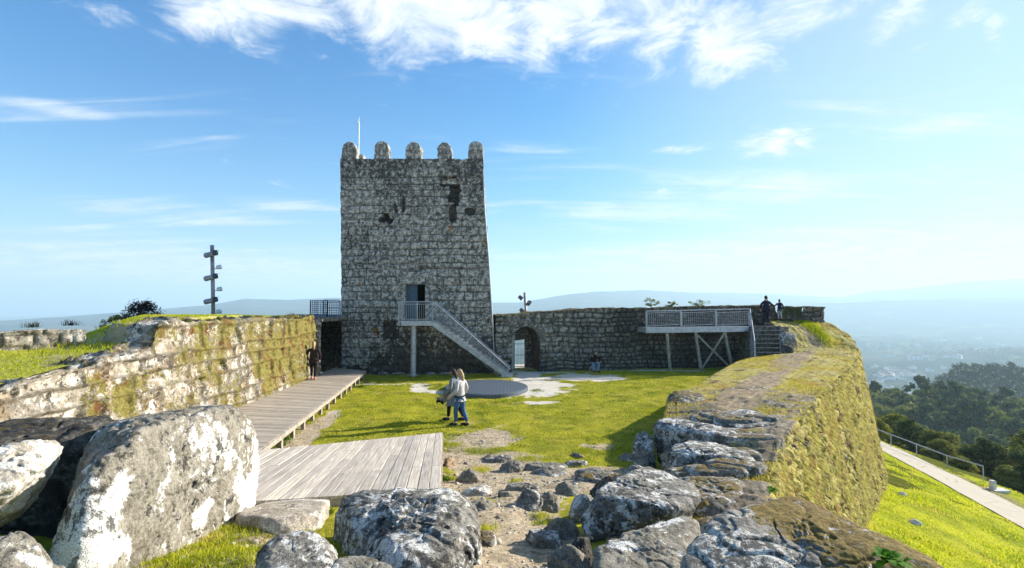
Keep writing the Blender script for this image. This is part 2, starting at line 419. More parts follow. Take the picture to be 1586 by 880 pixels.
# ------------------------------------------------------------------ masonry
def pattern(u, wv, seed, ch, bw, P=None, warp=.03):
    """u, wv arrays -> distance to joint, per-block random"""
    rng = np.random.RandomState(seed)
    q = P3(u, wv)
    u = u + fbm(q, .9, 2, seed=seed + 5) * warp * 1.6; wv = wv + fbm(q, .8, 2, seed=seed + 9) * warp
    w0, w1 = wv.min() - ch, wv.max() + ch; u0, u1 = u.min() - bw * 2, u.max() + bw * 2
    cb = [w0]
    while cb[-1] < w1: cb.append(cb[-1] + ch * rng.uniform(.66, 1.38))
    cb = np.array(cb); ci = np.clip(np.searchsorted(cb, wv) - 1, 0, len(cb) - 2)
    dj = np.minimum(wv - cb[ci], cb[ci + 1] - wv); rnd = np.zeros_like(u)
    for c in range(len(cb) - 1):
        m_ = ci == c
        if not m_.any(): continue
        bb = [u0 - rng.uniform(0, bw)]
        while bb[-1] < u1: bb.append(bb[-1] + bw * rng.uniform(.5, 1.6))
        bb = np.array(bb); r = rng.rand(len(bb)); uu = u[m_]
        bi = np.clip(np.searchsorted(bb, uu) - 1, 0, len(bb) - 2)
        dj[m_] = np.minimum(dj[m_], np.minimum(uu - bb[bi], bb[bi + 1] - uu)); rnd[m_] = r[bi]
    return dj, rnd
def gnormal(P):
    du = np.gradient(P, axis=0); dv = np.gradient(P, axis=1)
    n = np.cross(du, dv); return n / np.maximum(np.linalg.norm(n, axis=-1, keepdims=True), 1e-9)
def masonry(name, P, U, W, mat, parent=None, seed=1, ch=.4, bw=.6, jw=.025, jd=.04, off=.03, pil=.0, a1=.03, a2=.012, f1=2.5, holes=(), keep=None, moss=None, dirt=None, sign=1, damp=None, extra=None, jm=None, stain_shade=None, warp=.03):
    N = gnormal(P) * sign
    dj, rnd = pattern(U, W, seed, ch, bw, warp=warp)
    gr = np.exp(-(np.maximum(dj, 0) / jw) ** 2)
    r = -jd * gr + (rnd - .5) * off + fbm(P, f1, 3, seed=seed) * a1 + fbm(P, 11, 3, .6, seed=seed + 3) * a2
    if pil: r = r + pil * (1 - np.exp(-np.maximum(dj, 0) / .10))
    r_h = 0
    for (hu, hw, ru, rw, dp) in holes:
        q = ((U - hu) / ru) ** 2 + ((W - hw) / rw) ** 2 + fbm(P, 2.6, 4, .65, seed=77) * 2.6 - .15
        hh_ = sstep(-q, -1.15, -.75); r = r - dp * 1.3 * hh_; r_h = np.maximum(r_h, hh_)
    if damp is not None: r = r * damp
    if extra is not None: r = r + extra
    V = P + N * r[..., None]
    at_ = {'joint': (gr if jm is None else gr * jm) * sstep(fbm(P, .7, 3, seed=seed + 8), -.75, .1), 'rnd': rnd}
    if moss is not None: at_['moss'] = moss
    hk = 0
    if holes: hk = r_h
    if stain_shade is not None or holes: at_['stain_shade'] = (0 if stain_shade is None else stain_shade) + 2.2 * hk  # holes: their shade is painted in as black, besides the real depth
    if dirt is not None: at_['dirt'] = dirt
    return gridmesh(name, V, mat, parent, at_, keep, True, flip=(sign < 0))
def facegrid(p0, p1, z0, z1, res, top_in=None):
    """vertical face from p0 to p1 (xy); z0,z1 scalars or callables of t; optional horizontal shift at the top"""
    p0 = np.array(p0, float); p1 = np.array(p1, float); L = np.linalg.norm(p1 - p0)
    n = max(2, int(L / res)); t = np.linspace(0, 1, n)
    za = z0(t) if callable(z0) else np.full(n, z0); zb = z1(t) if callable(z1) else np.full(n, z1)
    m_ = max(2, int((zb.max() - za.min()) / res)); v = np.linspace(0, 1, m_)
    xy = p0[None] + (p1 - p0)[None] * t[:, None]
    P = np.zeros((n, m_, 3)); P[..., :2] = xy[:, None]
    P[..., 2] = za[:, None] + (zb - za)[:, None] * v[None]
    if top_in is not None: P[..., :2] += np.array(top_in)[None, None] * v[None, :, None]
    return P, np.broadcast_to((t * L)[:, None], (n, m_)).copy(), P[..., 2].copy()

# ------------------------------------------------------------------ rocks
def ico(sub):
    bm = bmesh.new(); bmesh.ops.create_icosphere(bm, subdivisions=sub, radius=1); bm.verts.index_update()
    v = np.array([x.co[:] for x in bm.verts]); f = np.array([[y.index for y in x.verts] for x in bm.faces]); bm.free()
    return v / np.linalg.norm(v, axis=1, keepdims=True), f
ICO = {}
def rock(name, label, pts, mat, seed=1, sub=6, p=16, amp=1.0, cat='boulder', group=None, parent=None, dents=(), crack=1.0, chips=16, moss_x=None):
    """pts: convex control points in world space; shape = softened hull + fractured relief"""
    if sub not in ICO: ICO[sub] = ico(sub)
    D, Fc = ICO[sub]
    bm = bmesh.new(); vs = [bm.verts.new(q) for q in pts]
    bmesh.ops.convex_hull(bm, input=vs); bmesh.ops.recalc_face_normals(bm, faces=bm.faces)
    c = np.mean(np.array(pts, float), axis=0)
    pl = [(np.array(f.normal), float(np.dot(np.array(f.normal), np.array(f.verts[0].co) - c))) for f in bm.faces if f.calc_area() > 1e-6]; bm.free()
    N = np.array([a if d > 0 else -a for a, d in pl]); d = np.maximum(np.abs(np.array([d for a, d in pl])), .04)
    q = np.maximum(D @ N.T, 0) / d[None]
    r = (q ** p).sum(1) ** (-1 / p)
    rc = np.random.RandomState(seed + 900); Vh = D * r[:, None]
    for k in range(int(chips)):
        nv = rc.normal(0, 1, 3); nv[2] = nv[2] * .7 + .25; nv /= np.linalg.norm(nv)
        sup = (Vh @ nv).max(); dd = sup * rc.uniform(.88 if chips < 50 else .84, .985); N = np.vstack([N, nv]); d = np.append(d, dd)
    pk = max(p, 22)
    q = np.maximum(D @ N.T, 0) / d[None]
    r = (q ** pk).sum(1) ** (-1 / pk)
    V = c + D * r[:, None]
    size = float(np.median(r))
    n1 = fbm(V + seed * 3.1, 1.1 / size * .7, 3, seed=seed) * .10 * size
    # facets: quantised low-frequency planes
    rid = 1 - np.abs(fbm(V + 9.7 * seed, 1.6 / max(size, .25) * .8, 3, seed=seed + 4)) * 2.2
    cr = -np.clip(rid - .72, 0, 1) * .22 * min(size, .8) * crack
    n2 = fbm(V, 5.0, 4, .6, seed=seed + 20) * .028
    pit = -np.clip(fbm(V, 9.0, 3, .6, seed=seed + 31) - .22, 0, 1) * .07
    c1 = np.abs(fbm(V * np.array([1, 1, 1.5]) + 3.3 * seed, 2.3, 4, .55, seed=seed + 61)); pit = pit - np.exp(-(c1 / .035) ** 2) * .05 * crack * min(1, size)
    tz = (V @ np.array([.25, .35, .9])) * 5 + fbm(V, 1.5, 3, seed=seed + 62) * 2.5; n2 = n2 + ((tz % 1.0) ** 3 - .25) * .022 * crack + fbm(V, 14.0, 3, .6, seed=seed + 63) * .009
    disp = (n1 + cr + n2 + pit) * amp
    for (dp, rad, dep) in dents:
        dist = np.linalg.norm(V - np.array(dp), axis=1); disp -= dep * np.exp(-(dist / rad) ** 2)
    V = V + D * disp[:, None]
    base = np.array([c[0], c[1], V[:, 2].min()])
    ats = {'rnd': np.full(len(V), .5)}
    if moss_x: ats['moss'] = sstep(V[:, 0] + .5 * fbm(V, 1.5, 3, seed=seed + 70), *moss_x) * .62 * sstep(V[:, 2], base[2] + .3, base[2] + .7)
    o = rawmesh(name, V - base, Fc, 3, mat, parent, True, ats, loc=tuple(base))
    if parent is None: tag(o, label, cat, group)
    return o
def rpx(front, back_dy=1.0, drop=.5, shrink=.9, lift=0.0):
    """control points: a front outline given in (px,py,depth) plus the same outline pushed back and widened by real depth"""
    a = [at(*q) for q in front]
    zmin = min(q[2] for q in a) - drop
    c = np.mean(np.array(a), 0)
    b = []
    for q in a:
        b.append((c[0] + (q[0] - c[0]) * shrink + back_dy * c[0] / max(c[1], 1) , q[1] + back_dy, q[2] - .1 + lift))
    lows = [(q[0] * .97 + c[0] * .03, q[1] + .05, zmin) for q in a] + [(q[0], q[1], zmin) for q in b]
    return a + b + lows
def ellrock(x, y, z, rx, ry, rz, seed, rot=0.0):
    """rough box-ish point cloud for a smaller stone sitting at z"""
    rr = random.Random(seed); pts = []
    for k in range(14):
        a = rr.uniform(0, 6.28); h = rr.uniform(-.5, 1)
        s = math.sqrt(max(.15, 1 - max(h, 0) ** 2)) * rr.uniform(.8, 1.1)
        px_, py_ = rx * s * math.cos(a), ry * s * math.sin(a)
        pts.append((x + px_ * math.cos(rot) - py_ * math.sin(rot), y + px_ * math.sin(rot) + py_ * math.cos(rot), z + rz * h))
    pts += [(x, y, z + rz), (x - rx * .7, y, z - rz * .5), (x + rx * .7, y, z - rz * .5), (x, y + ry * .7, z - rz * .5), (x, y - ry * .7, z - rz * .5)]
    return pts

# ------------------------------------------------------------------ blades of grass / leaves (vectorised)
def blademesh(name, B, H, Wd, mat, parent=None, seed=0, lean=.45, dirn=None, seg=1, label=None, cat=None, kind=None):
    """B (n,3) roots. one bent triangle pair per blade"""
    rng = np.random.RandomState(seed); n = len(B)
    a = rng.uniform(0, 2 * np.pi, n); s = np.stack([np.cos(a), np.sin(a), np.zeros(n)], -1)
    la = rng.uniform(0, 2 * np.pi, n); ll = rng.uniform(0, lean, n)
    up = np.stack([np.cos(la) * ll, np.sin(la) * ll, np.ones(n)], -1)
    if dirn is not None: up = up * .6 + dirn
    up /= np.linalg.norm(up, axis=1, keepdims=True)
    H = np.broadcast_to(H, n)[:, None]; Wd = np.broadcast_to(Wd, n)[:, None]
    mid = B + up * H * .55; bend = np.stack([np.cos(la), np.sin(la), np.zeros(n)], -1)
    tip = B + up * H + bend * H * .3 * rng.rand(n)[:, None]
    V = np.stack([B - s * Wd / 2, B + s * Wd / 2, mid + s * Wd * .38, tip, mid - s * Wd * .38], 1)
    i0 = np.arange(n)[:, None] * 5
    F1 = np.concatenate([i0 + np.array([[0, 1, 2]]), i0 + np.array([[0, 2, 4]]), i0 + np.array([[4, 2, 3]])], 1)
    rnd = np.repeat(rng.rand(n), 5)
    o = rawmesh(name, V.reshape(-1, 3), F1.reshape(-1, 3), 3, mat, parent, False, {'rnd': rnd})
    if label: tag(o, label, cat, None, kind)
    return o
# ------------------------------------------------------------------ terrain functions
def court_z(x, y):
    t = np.clip(1 - (y - 2) / 10.5, 0, 1)
    z = 1.9 * t ** 1.25
    q = P3(x, y)
    return z + fbm(q, .35, 3, seed=3) * .05 + fbm(q, 1.6, 4, seed=4) * .045 * (1 + 2.0 * sstep(t, .05, .4)) - .04
def slope_z(x, y):
    return -1.646 - .240 * x + .0259 * y
# foot path: centre line and half width
PATH = np.array([(20.5, 8), (24.0, 20), (26.2, 27), (28.0, 33), (30.0, 41), (31, 52), (30, 66)], float)
def dpath(x, y, pl):
    best = np.full(np.shape(x), 1e9)
    for a, b in zip(pl[:-1], pl[1:]):
        ab = b - a; t = np.clip(((x - a[0]) * ab[0] + (y - a[1]) * ab[1]) / (ab @ ab), 0, 1)
        best = np.minimum(best, np.hypot(x - a[0] - t * ab[0], y - a[1] - t * ab[1]))
    return best

# ---- far terrain: one polar sheet from under the castle out to the hills
HR = 8200.0
def land(x, y):
    r = np.hypot(x, y); a = np.arctan2(x, y); tn = np.tan(np.clip(a, -1.35, 1.35))
    px = 793 + 800 * np.clip(tn, -1.6, 1.6)
    q = P3(x, y)
    # near plateau
    z = np.where(x > 4, slope_z(np.minimum(x, 32.5), np.minimum(y, 70)), -2.6)
    z = z - .30 * np.clip(np.hypot(np.maximum(x - 32.5, 0), np.maximum(y - 62, 0) * .8), 0, 60)
    z = np.where(x <= 4, -2.6 - .3 * np.clip(r - 36, 0, 60), z)
    z = np.where((x > 4) & (x <= 32.5), z - .3 * np.clip(r - 62, 0, 60) * .8, z)
    lr, zz = np.log(r + 1), None
    rs = np.array([1, 95, 140, 185, 235, 285, 400, 560, 640, 800, 1150, 1500, 4200, 5600, 7500, 9600, 10500, 13500])
    hR = np.array([0, -36, -66, -60, -45, -44, -84, -104, -96, -130, -196, -205, -196, -170, -100, -60, -60, -150.])
    hL = np.array([0, -30, -50, -62, -75, -90, -120, -150, -160, -175, -190, -200, -200, -205, -210, -210, -210, -210.])
    fR = np.interp(r, rs, hR); fL = np.interp(r, rs, hL)
    # the middle ridge only stands to the right
    rid = np.exp(-((r - 640) / 190) ** 2) * sstep(px, 1385, 1500) * 34
    dR = fR + rid - np.exp(-((r - 640) / 150) ** 2) * (1 - sstep(px, 1370, 1440)) * 60 + np.exp(-((r - 2700) / 500) ** 2) * sstep(px, 1380, 1560) * 35
    wR = sstep(px, 1150, 1330)
    far = fL * (1 - wR) + dR * wR
    # crest line of the hills, given as angular height
    cx = np.array([-400, 0, 130, 250, 330, 380, 450, 520, 640, 765, 800, 830, 880, 930, 1000, 1080, 1180, 1300, 1350, 1400, 1500, 1586, 1900])
    cyy = np.array([500, 499, 492, 484, 478, 470, 472, 469, 474, 474, 474, 470, 464, 460, 457, 460, 461, 466, 458, 455, 446, 443, 440])
    crest = (475 - np.interp(px, cx, cyy)) / 800
    HRl = np.interp(px, [900, 1330], [4800, HR])
    w1 = sstep(r / HRl, .5, .86) * (1 - sstep(r / HRl, 1.07, 1.28))
    hcrest = 3.6 + crest * np.minimum(y, 1e9) 
    und = fbm(q, 1 / 900., 5, .55, seed=60) * 55 * sstep(r, 3500, 6000) + fbm(q, 1 / 260., 4, seed=61) * 16 * sstep(r, 700, 2500) + fbm(q, 1 / 60., 4, seed=62) * 5 * sstep(r, 90, 300)
    far2 = far * (1 - w1) + (-205 + (hcrest + 205) * (r / HRl) ** 2.2) * w1
    # a nearer, lower chain in front of the last one at the right
    ch = np.exp(-((r - 6100) / 620) ** 2) * (1 - sstep(px, 1430, 1640) * .25) * wR
    far2 = far2 + ch * 105
    far2 = far2 + und * (1 - .75 * w1)
    bl = sstep(r, 55, 110)
    return z * (1 - bl) + far2 * bl

nr, na = 330, 560
rr = 9.0 * (15500 / 9.0) ** (np.linspace(0, 1, nr))
aa = np.linspace(R(-82), R(82), na)
RR, AA = np.meshgrid(rr, aa, indexing='ij')
TX, TY = RR * np.sin(AA), RR * np.cos(AA)
TZ = land(TX, TY)
TZ = TZ - .35 * (RR < 34)
P = np.stack([TX, TY, TZ], -1)
m_, q, b, out = newmat('valley_land')
gp = q.node('ShaderNodeNewGeometry').outputs['Position']
n1 = q.noise(gp, .0022, 8, .68); n2 = q.noise(gp, .012, 7, .7)
v = q.vor(gp, .0065, out='Color')
fld = q.mix(q.ss(q.noise(gp, .0035, 3), .52, .60), (.025, .045, .018), q.mix(.5, (.16, .17, .07), v, 'MULTIPLY'))
col = q.mix(q.ss(n2, .42, .6), fld, (.02, .036, .016))
col = q.mix(q.ss(n1, .52, .7), col, (.10, .09, .06))
dist = q.vm('LENGTH', gp, out=1)
near = q.mix(q.noise(gp, 1.2, 6, .7), (.05, .05, .012), (.13, .15, .03))
col = q.mix(q.ss(dist, 60, 130), near, col)
q.l.new(col, b.inputs['Base Color']); b.inputs['Roughness'].default_value = 1; b.inputs['Specular IOR Level'].default_value = 0
terr = gridmesh('terrain', P, m_, flip=True)
tag(terr, 'hazy valley floor and hills far below the castle', kind='structure')

# ------------------------------------------------------------------ right rampart stations (inner, outer)
ST = np.array([
 # ix, iy, iz,  ox, oy, oz
 (1.2, -5, 1.9, 3.2, -5, 1.9), (1.25, 3, 1.55, 3.0, 2.6, 1.55), (1.7, 5.2, 1.25, 3.0, 5.0, 1.25), (2.1, 7.2, .80, 3.35, 6.9, 1.05), (2.9, 10, .58, 4.95, 9.7, 1.0),
 (3.75, 13, .70, 7.35, 13.1, .92), (4.75, 15.8, .85, 9.45, 16, .9), (5.9, 17.5, .85, 11.7, 18.9, .9), (7.7, 20.3, .85, 14.0, 21.8, .9),
 (9.2, 22.8, .85, 15.9, 24.3, .9), (11.3, 26, .88, 18.1, 27.2, 1.0), (13.1, 28.25, .85, 19.6, 29.4, 1.25), (15.5, 29.0, .95, 20.35, 31.2, 1.9), (15.65, 30.3, 2.2, 20.2, 33.0, 2.65), (15.8, 33.2, 3.3, 19.9, 35.6, 3.0), (15.8, 36, 3.3, 19.4, 38, 3.0)], float)
def smooth_st(A, n):
    seg = np.concatenate([[0], np.cumsum(np.linalg.norm(np.diff(A[:, 3:5], axis=0), axis=1))])
    s = np.linspace(0, seg[-1], n); out = np.stack([np.interp(s, seg, A[:, k]) for k in range(6)], -1)
    k = max(3, n // 22) | 1; w_ = np.hanning(k + 2)[1:-1]; w_ /= w_.sum()
    pad = k // 2
    o2 = np.stack([np.convolve(np.pad(out[:, c], pad, mode='reflect', reflect_type='odd'), w_, 'valid') for c in range(6)], -1)
    return s, o2
ns = 1150
s_, S = smooth_st(ST, ns)
def rampart():
    I, O = S[:, :3], S[:, 3:]
    d = np.gradient(O[:, :2], axis=0); d /= np.linalg.norm(d, axis=1, keepdims=True)
    nrm = np.stack([d[:, 1], -d[:, 0]], -1)            # outward
    zb = slope_z(O[:, 0], O[:, 1]) - 1.0
    nf, nt, ni = 125, 95, 26
    n = ns; tot = nf + nt + ni
    P = np.zeros((n, tot, 3)); W = np.zeros((n, tot)); top = np.zeros((n, tot)); tt = np.zeros((n, tot))
    v = np.linspace(0, 1, nf)
    H = O[:, 2] - zb
    P[:, :nf, :2] = O[:, None, :2] + nrm[:, None] * (.16 * (H[:, None] * (1 - v)[None]))[..., None]
    P[:, :nf, 2] = zb[:, None] + H[:, None] * v[None]
    W[:, :nf] = P[:, :nf, 2] - O[:, None, 2]
    t = np.linspace(0, 1, nt + 1)[1:]
    P[:, nf:nf + nt] = O[:, None] + (I - O)[:, None] * t[None, :, None]
    wd = np.linalg.norm(I - O, axis=1)
    W[:, nf:nf + nt] = wd[:, None] * t[None]; top[:, nf:nf + nt] = 1; tt[:, nf:nf + nt] = t[None]
    # slightly domed, hollow walked centre
    cz = court_z(I[:, 0], I[:, 1]) - .3
    cz = np.minimum(cz, I[:, 2] - .3)
    t2 = np.linspace(0, 1, ni + 1)[1:]
    P[:, nf + nt:, :2] = I[:, None, :2]
    P[:, nf + nt:, 2] = I[:, None, 2] + (cz - I[:, 2])[:, None] * t2[None]
    W[:, nf + nt:] = wd[:, None] + (I[:, 2] - cz)[:, None] * t2[None]; tt[:, nf + nt:] = 1
    P[..., 2] += top * (np.sin(np.pi * tt) * .06)
    # soften the two long edges
    for k in range(3):
        P[:, 1:-1] = P[:, 1:-1] * .5 + (P[:, :-2] + P[:, 2:]) * .25
    U = np.broadcast_to(s_[:, None], W.shape).copy()
    yy = P[..., 1]
    face = (1 - top) * (np.arange(tot)[None] < nf)
    sh = fbm(P3(U * 2.2, W * .9, 3), 1.0, 4, .6, seed=40)
    hg = 1 - np.abs(fbm(P * np.array([1, 1, .30]), 4.2, 4, .6, seed=41)) * 2
    ex = face * (sh * .08 + hg * .055 + fbm(P * np.array([1, 1, .5]), 9, 3, .6, seed=49) * .04)
    vg = np.abs(fbm(P3(U, W * .32) , 3.4, 4, .6, seed=141)); gap = np.exp(-(vg / .07) ** 2) * sstep(fbm(P, 1.3, 2, seed=142), -.35, .3) * face
    gap = np.maximum(gap, np.exp(-(np.abs(fbm(P3(U * .8, W), 2.2, 4, .6, seed=147)) / .05) ** 2) * .8 * face * sstep(fbm(P, .7, 2, seed=148), -.3, .4))
    ex = ex - gap * .17
    ex = ex + top * (fbm(P, .8, 3, seed=42) * .10 + fbm(P, 3.5, 4, .6, seed=43) * .05)
    stepn = sstep(17 - yy, 0, 5) * top                    # near end: broken slabs
    ph = U * .75 + fbm(P3(U * .5, W * .5), 1, 3, seed=47) * .9
    led = (ph % 1.0); led = np.where(led < .08, 1 - led / .08, (led - .08) / .92)
    ex = ex + stepn * ((led - .5) * .16 + fbm(P3(U * 1.0, W * .35), 1.3, 3, seed=46) * .12)
    moss = face * (.80 + .5 * fbm(P, 1.1, 3, seed=143)) + top * (.40 + .30 * fbm(P, .5, 3, seed=44)) + sstep(yy, 14, 20) * top * .45
    moss = moss - stepn * (.14 + .6 * fbm(P, .9, 3, seed=48)) - (np.arange(tot)[None] >= nf + nt) * .3
    cen = np.exp(-((tt - .52) / .20) ** 2) * top
    wob = fbm(P3(U * .35, W * .6), 1, 3, seed=45)
    dirt = (cen * (.72 + .5 * wob)) * sstep(yy, 8, 13) * (1 - .25 * sstep(yy, 29, 33)) - .25 * (1 - top)
    return masonry('rampart_wall', P, U, W, M['rampart'], seed=12, ch=.42, bw=.55, jw=.05, jd=.12, off=.05, pil=.015, a1=.05, a2=.04, warp=.10, stain_shade=gap * 2.5, moss=moss - gap * .9, dirt=dirt, extra=ex, sign=RS, damp=1 - .85 * top, jm=1 - .92 * top), P, face  # gap mask cuts into the face and also blackens its colour
RS = 1
ramp, RP, RF = rampart()
tag(ramp, 'broad mossy rampart wall curving away to the right above the valley slope', 'wall')

# ------------------------------------------------------------------ courtyard ground
gx = np.arange(-19, 16.6, .07); gy = np.arange(-5, 31.5, .07)
GX, GY = np.meshgrid(gx, gy, indexing='ij')
GZ = court_z(GX, GY)
# keep only what lies inside the walls
inner = np.interp(GY, ST[:, 1], ST[:, 0]) + .5
keepv = (GX < inner) & (GX > -9.6 - (GY < 5) * 9)
kf = keepv[:-1, :-1] & keepv[1:, 1:]
def dirtmask(x, y):
    q = P3(x, y); n = fbm(q, .9, 4, .6, seed=80); n2 = fbm(q, 3.2, 4, .6, seed=81)
    d = np.full(np.shape(x), -1.0)
    def el_(cx, cy, rx, ry, a=1.0, rot=0.0):
        nonlocal d
        c, s = math.cos(rot), math.sin(rot); u = (x - cx) * c + (y - cy) * s; w_ = -(x - cx) * s + (y - cy) * c
        d = np.maximum(d, a * (1.25 - np.sqrt((u / rx) ** 2 + (w_ / ry) ** 2)))
    def seg(pl, wdt, a=1.0):
        nonlocal d
        d = np.maximum(d, a * (1.25 - dpath(x, y, np.array(pl, float)) / wdt))
    seg([(.9, 28.8), (1.0, 27.0), (.6, 25.6), (.1, 23.5), (0.0, 21.6)], .9)
    seg([(1.2, 26.6), (3.6, 26.1), (5.2, 26.4)], .8); el_(1.1, 24.2, 1.7, 2.0, 1.0); el_(.6, 22.0, 1.5, .8, .9); el_(3.0, 27.2, 2.2, .8, .8)
    seg([(.4, 24.6), (-1.8, 21.8), (-4.0, 22.4), (-4.2, 24.3)], .42, .9)
    el_(-.3, 21.3, 1.1, .7, .8)
    el_(1.0, 19.8, 1.2, .35, .7)
    el_(-.9, 14.4, 1.05, 1.5); el_(-.6, 12.2, 1.6, 1.3); el_(.0, 10.2, 2.3, 1.5); el_(1.9, 10.8, 1.4, .9, .95)
    seg([(-.3, 10.5), (-.15, 8.5), (-.05, 7.0), (0.1, 5.2), (.35, 4), (.4, 1)], .85, 1.1)
    seg([(-5.2, 10), (-5.7, 14), (-6.1, 18)], .38, .9)
    el_(-6.2, 24.4, 1.6, .35, .6); el_(2.6, 28.6, 2, .4, .6); el_(8.6, 29.6, 2.4, .30, 1.0)
    el_(2.2, 13.6, .5, .4, .8)
    el_(-2.9, 5.6, 1.1, 1.5, .75)
    return sstep(d + n * .70 + n2 * .45, -.12, .80)
DM = dirtmask(GX, GY)
GZ = GZ + (1 - DM) * .015 + fbm(P3(GX, GY), 7, 3, .6, seed=90) * .02 * DM
m_, q, b, out = newmat('courtyard_ground')
oc = q.node('ShaderNodeTexCoord').outputs['Object']
n1 = q.noise(oc, 1.3, 6, .65); n2 = q.noise(oc, 14, 6, .75); n3 = q.noise(oc, 60, 3, .8)
gcol = q.mix(q.ss(n1, .38, .62), (.23, .235, .014), (.42, .38, .024))
gcol = q.mix(q.m('MULTIPLY', q.ss(n2, .45, .7), .6), gcol, (.40, .34, .08))
dcol = q.mix(q.ss(n2, .35, .65), (.31, .235, .145), (.64, .52, .36))
dcol = q.mix(q.m('MULTIPLY', q.ss(n3, .55, .75), .5), dcol, (.74, .68, .58))
dcol = q.mix(q.m('MULTIPLY', q.ss(q.noise(oc, 2.6, 5, .7), .5, .62), .5), dcol, (.22, .18, .10))
yb = q.ss(q.attr('far'), 0, 1)
dcol = q.mix(yb, dcol, (.66, .60, .50))
df = q.ss(q.m('ADD', q.attr('dirt'), q.m('MULTIPLY', q.m('SUBTRACT', n2, .5), 1.3)), .34, .66)
q.l.new(q.mix(df, gcol, dcol), b.inputs['Base Color']); b.inputs['Roughness'].default_value = .95; b.inputs['Specular IOR Level'].default_value = .1
bump(q, b, q.m('ADD', n2, q.m('MULTIPLY', n3, .6)), .9, .04)
court = gridmesh('courtyard_ground', np.stack([GX, GY, GZ], -1), m_, attrs={'dirt': DM, 'far': sstep(GY, 16, 20)}, keep=kf)
tag(court, 'courtyard ground of grass and bare sandy earth', kind='structure')
def CZ(x, y): return float(court_z(np.array([x]), np.array([y]))[0])

M['grass'] = blades('lawn_blades', (.17, .25, .014), (.62, .58, .03), (.62, .52, .12), .3, 1.8)
rng = np.random.RandomState(5)
n = 330000
yy = 9 + (30.5 - 9) * rng.rand(n) ** 1.35; xx = rng.uniform(-9, 13, n)
okk = (np.abs(xx / yy) < .62) & (xx < np.interp(yy, ST[:, 1], ST[:, 0]) - .05) & (xx > -7.0 + (yy < 13.4) * 5.3)
okk &= dirtmask(xx, yy) < rng.uniform(.1, .6, n)
okk &= ~((xx + 2.05) ** 2 / 2.0 ** 2 + (yy - 24.35) ** 2 / 2.2 ** 2 < 1)
dens = fbm(P3(xx, yy), 1.7, 3, seed=55); okk &= dens > rng.uniform(-.9, .25, n)
xx, yy = xx[okk], yy[okk]
hh = (.028 + .035 * rng.rand(len(xx))) * (1 + .9 * sstep(fbm(P3(xx, yy), .8, 3, seed=56), .1, .7))
blademesh('grass', np.stack([xx, yy, court_z(xx, yy)], -1), hh, .010 + .0006 * yy, M['grass'], seed=2, lean=.9, label='short bright lawn grass covering the courtyard', kind='stuff')

# ------------------------------------------------------------------ hillside below the rampart + foot path
sx = np.arange(3, 45, .16); sy = np.arange(2, 62, .16)
SX, SY = np.meshgrid(sx, sy, indexing='ij')
def hill_z(x, y):
    q = P3(x, y)
    pd = dpath(x, y, PATH)
    z = slope_z(x, y) + (fbm(q, .25, 3, seed=100) * .35 + fbm(q, 1.1, 4, .6, seed=101) * .10) * sstep(pd, 1.2, 3.2)
    lx = x - np.interp(y, [0, 20, 35, 46, 62], [27.5, 30.5, 33.0, 32.6, 33.5])
    return z - .30 * np.clip(lx, 0, 50) ** 1.02
SZ = hill_z(SX, SY)
PD = dpath(SX, SY, PATH)
outer = np.interp(SY, ST[:, 4], ST[:, 3]) - .3
ks = SX > outer
m_, q, b, out = newmat('hillside_turf')
oc = q.node('ShaderNodeTexCoord').outputs['Object']
n1 = q.noise(oc, .5, 6, .65); n2 = q.noise(oc, 5, 7, .75)
gcol = q.mix(q.ss(n1, .4, .6), (.24, .29, .012), (.44, .45, .02)); gcol = q.mix(q.m('MULTIPLY', q.ss(n2, .48, .7), .6), gcol, (.33, .27, .06))
vg = q.mix(n2, (.16, .12, .06), (.36, .30, .18))
gcol = q.mix(q.ss(q.m('ADD', q.attr('verge'), q.m('MULTIPLY', q.m('SUBTRACT', n2, .5), .8)), .4, .7), gcol, vg)
q.l.new(gcol, b.inputs['Base Color']); b.inputs['Roughness'].default_value = 1; b.inputs['Specular IOR Level'].default_value = .05
bump(q, b, n2, 1, .12)
side = gridmesh('hillside', np.stack([SX, SY, SZ], -1), m_, attrs={'verge': np.exp(-((PD - 2.15) / .6) ** 2) * (SX > np.interp(SY, PATH[:, 1], PATH[:, 0]))}, keep=ks[:-1, :-1])
tag(side, 'bright green turf slope falling away outside the rampart', kind='structure')
# path surface
seg = np.concatenate([[0], np.cumsum(np.hypot(*np.diff(PATH, axis=0).T))]); ps = np.linspace(0, seg[-1], 160)
pc = np.stack([np.interp(ps, seg, PATH[:, 0]), np.interp(ps, seg, PATH[:, 1])], -1)
pdv = np.gradient(pc, axis=0); pdv /= np.linalg.norm(pdv, axis=1, keepdims=True); pn = np.stack([pdv[:, 1], -pdv[:, 0]], -1)
wt = np.linspace(-1, 1, 15)
PX = pc[:, None] + pn[:, None] * (wt * 1.62)[None, :, None] * (1 + .05 * fbm(P3(ps, 0), .5, 2)[:, None, None])
PZ = hill_z(PX[..., 0], PX[..., 1]) + .05
m_, q, b, out = newmat('path_paving')
oc = q.node('ShaderNodeTexCoord').outputs['Object']; n2 = q.noise(oc, 3, 7, .75)
br = q.vor(oc, .55, 'DISTANCE_TO_EDGE')
c = q.mix(n2, (.27, .23, .17), (.46, .41, .33)); c = q.mix(q.m('MULTIPLY', q.ss(br, .0, .035, 1, 0), .55), c, (.2, .16, .1))
q.l.new(c, b.inputs['Base Color']); b.inputs['Roughness'].default_value = .95; bump(q, b, n2, .4, .02)
pth = gridmesh('footpath', np.concatenate([PX, PZ[..., None]], -1), m_, flip=False)
tag(pth, 'pale paved footpath crossing the turf slope', kind='structure')
M['slope_grass'] = blades('slope_blades', (.18, .25, .008), (.62, .63, .02), (.62, .52, .09), .5, .9)
n = 170000
xx = rng.uniform(5, 36, n); yy = rng.uniform(5, 60, n)
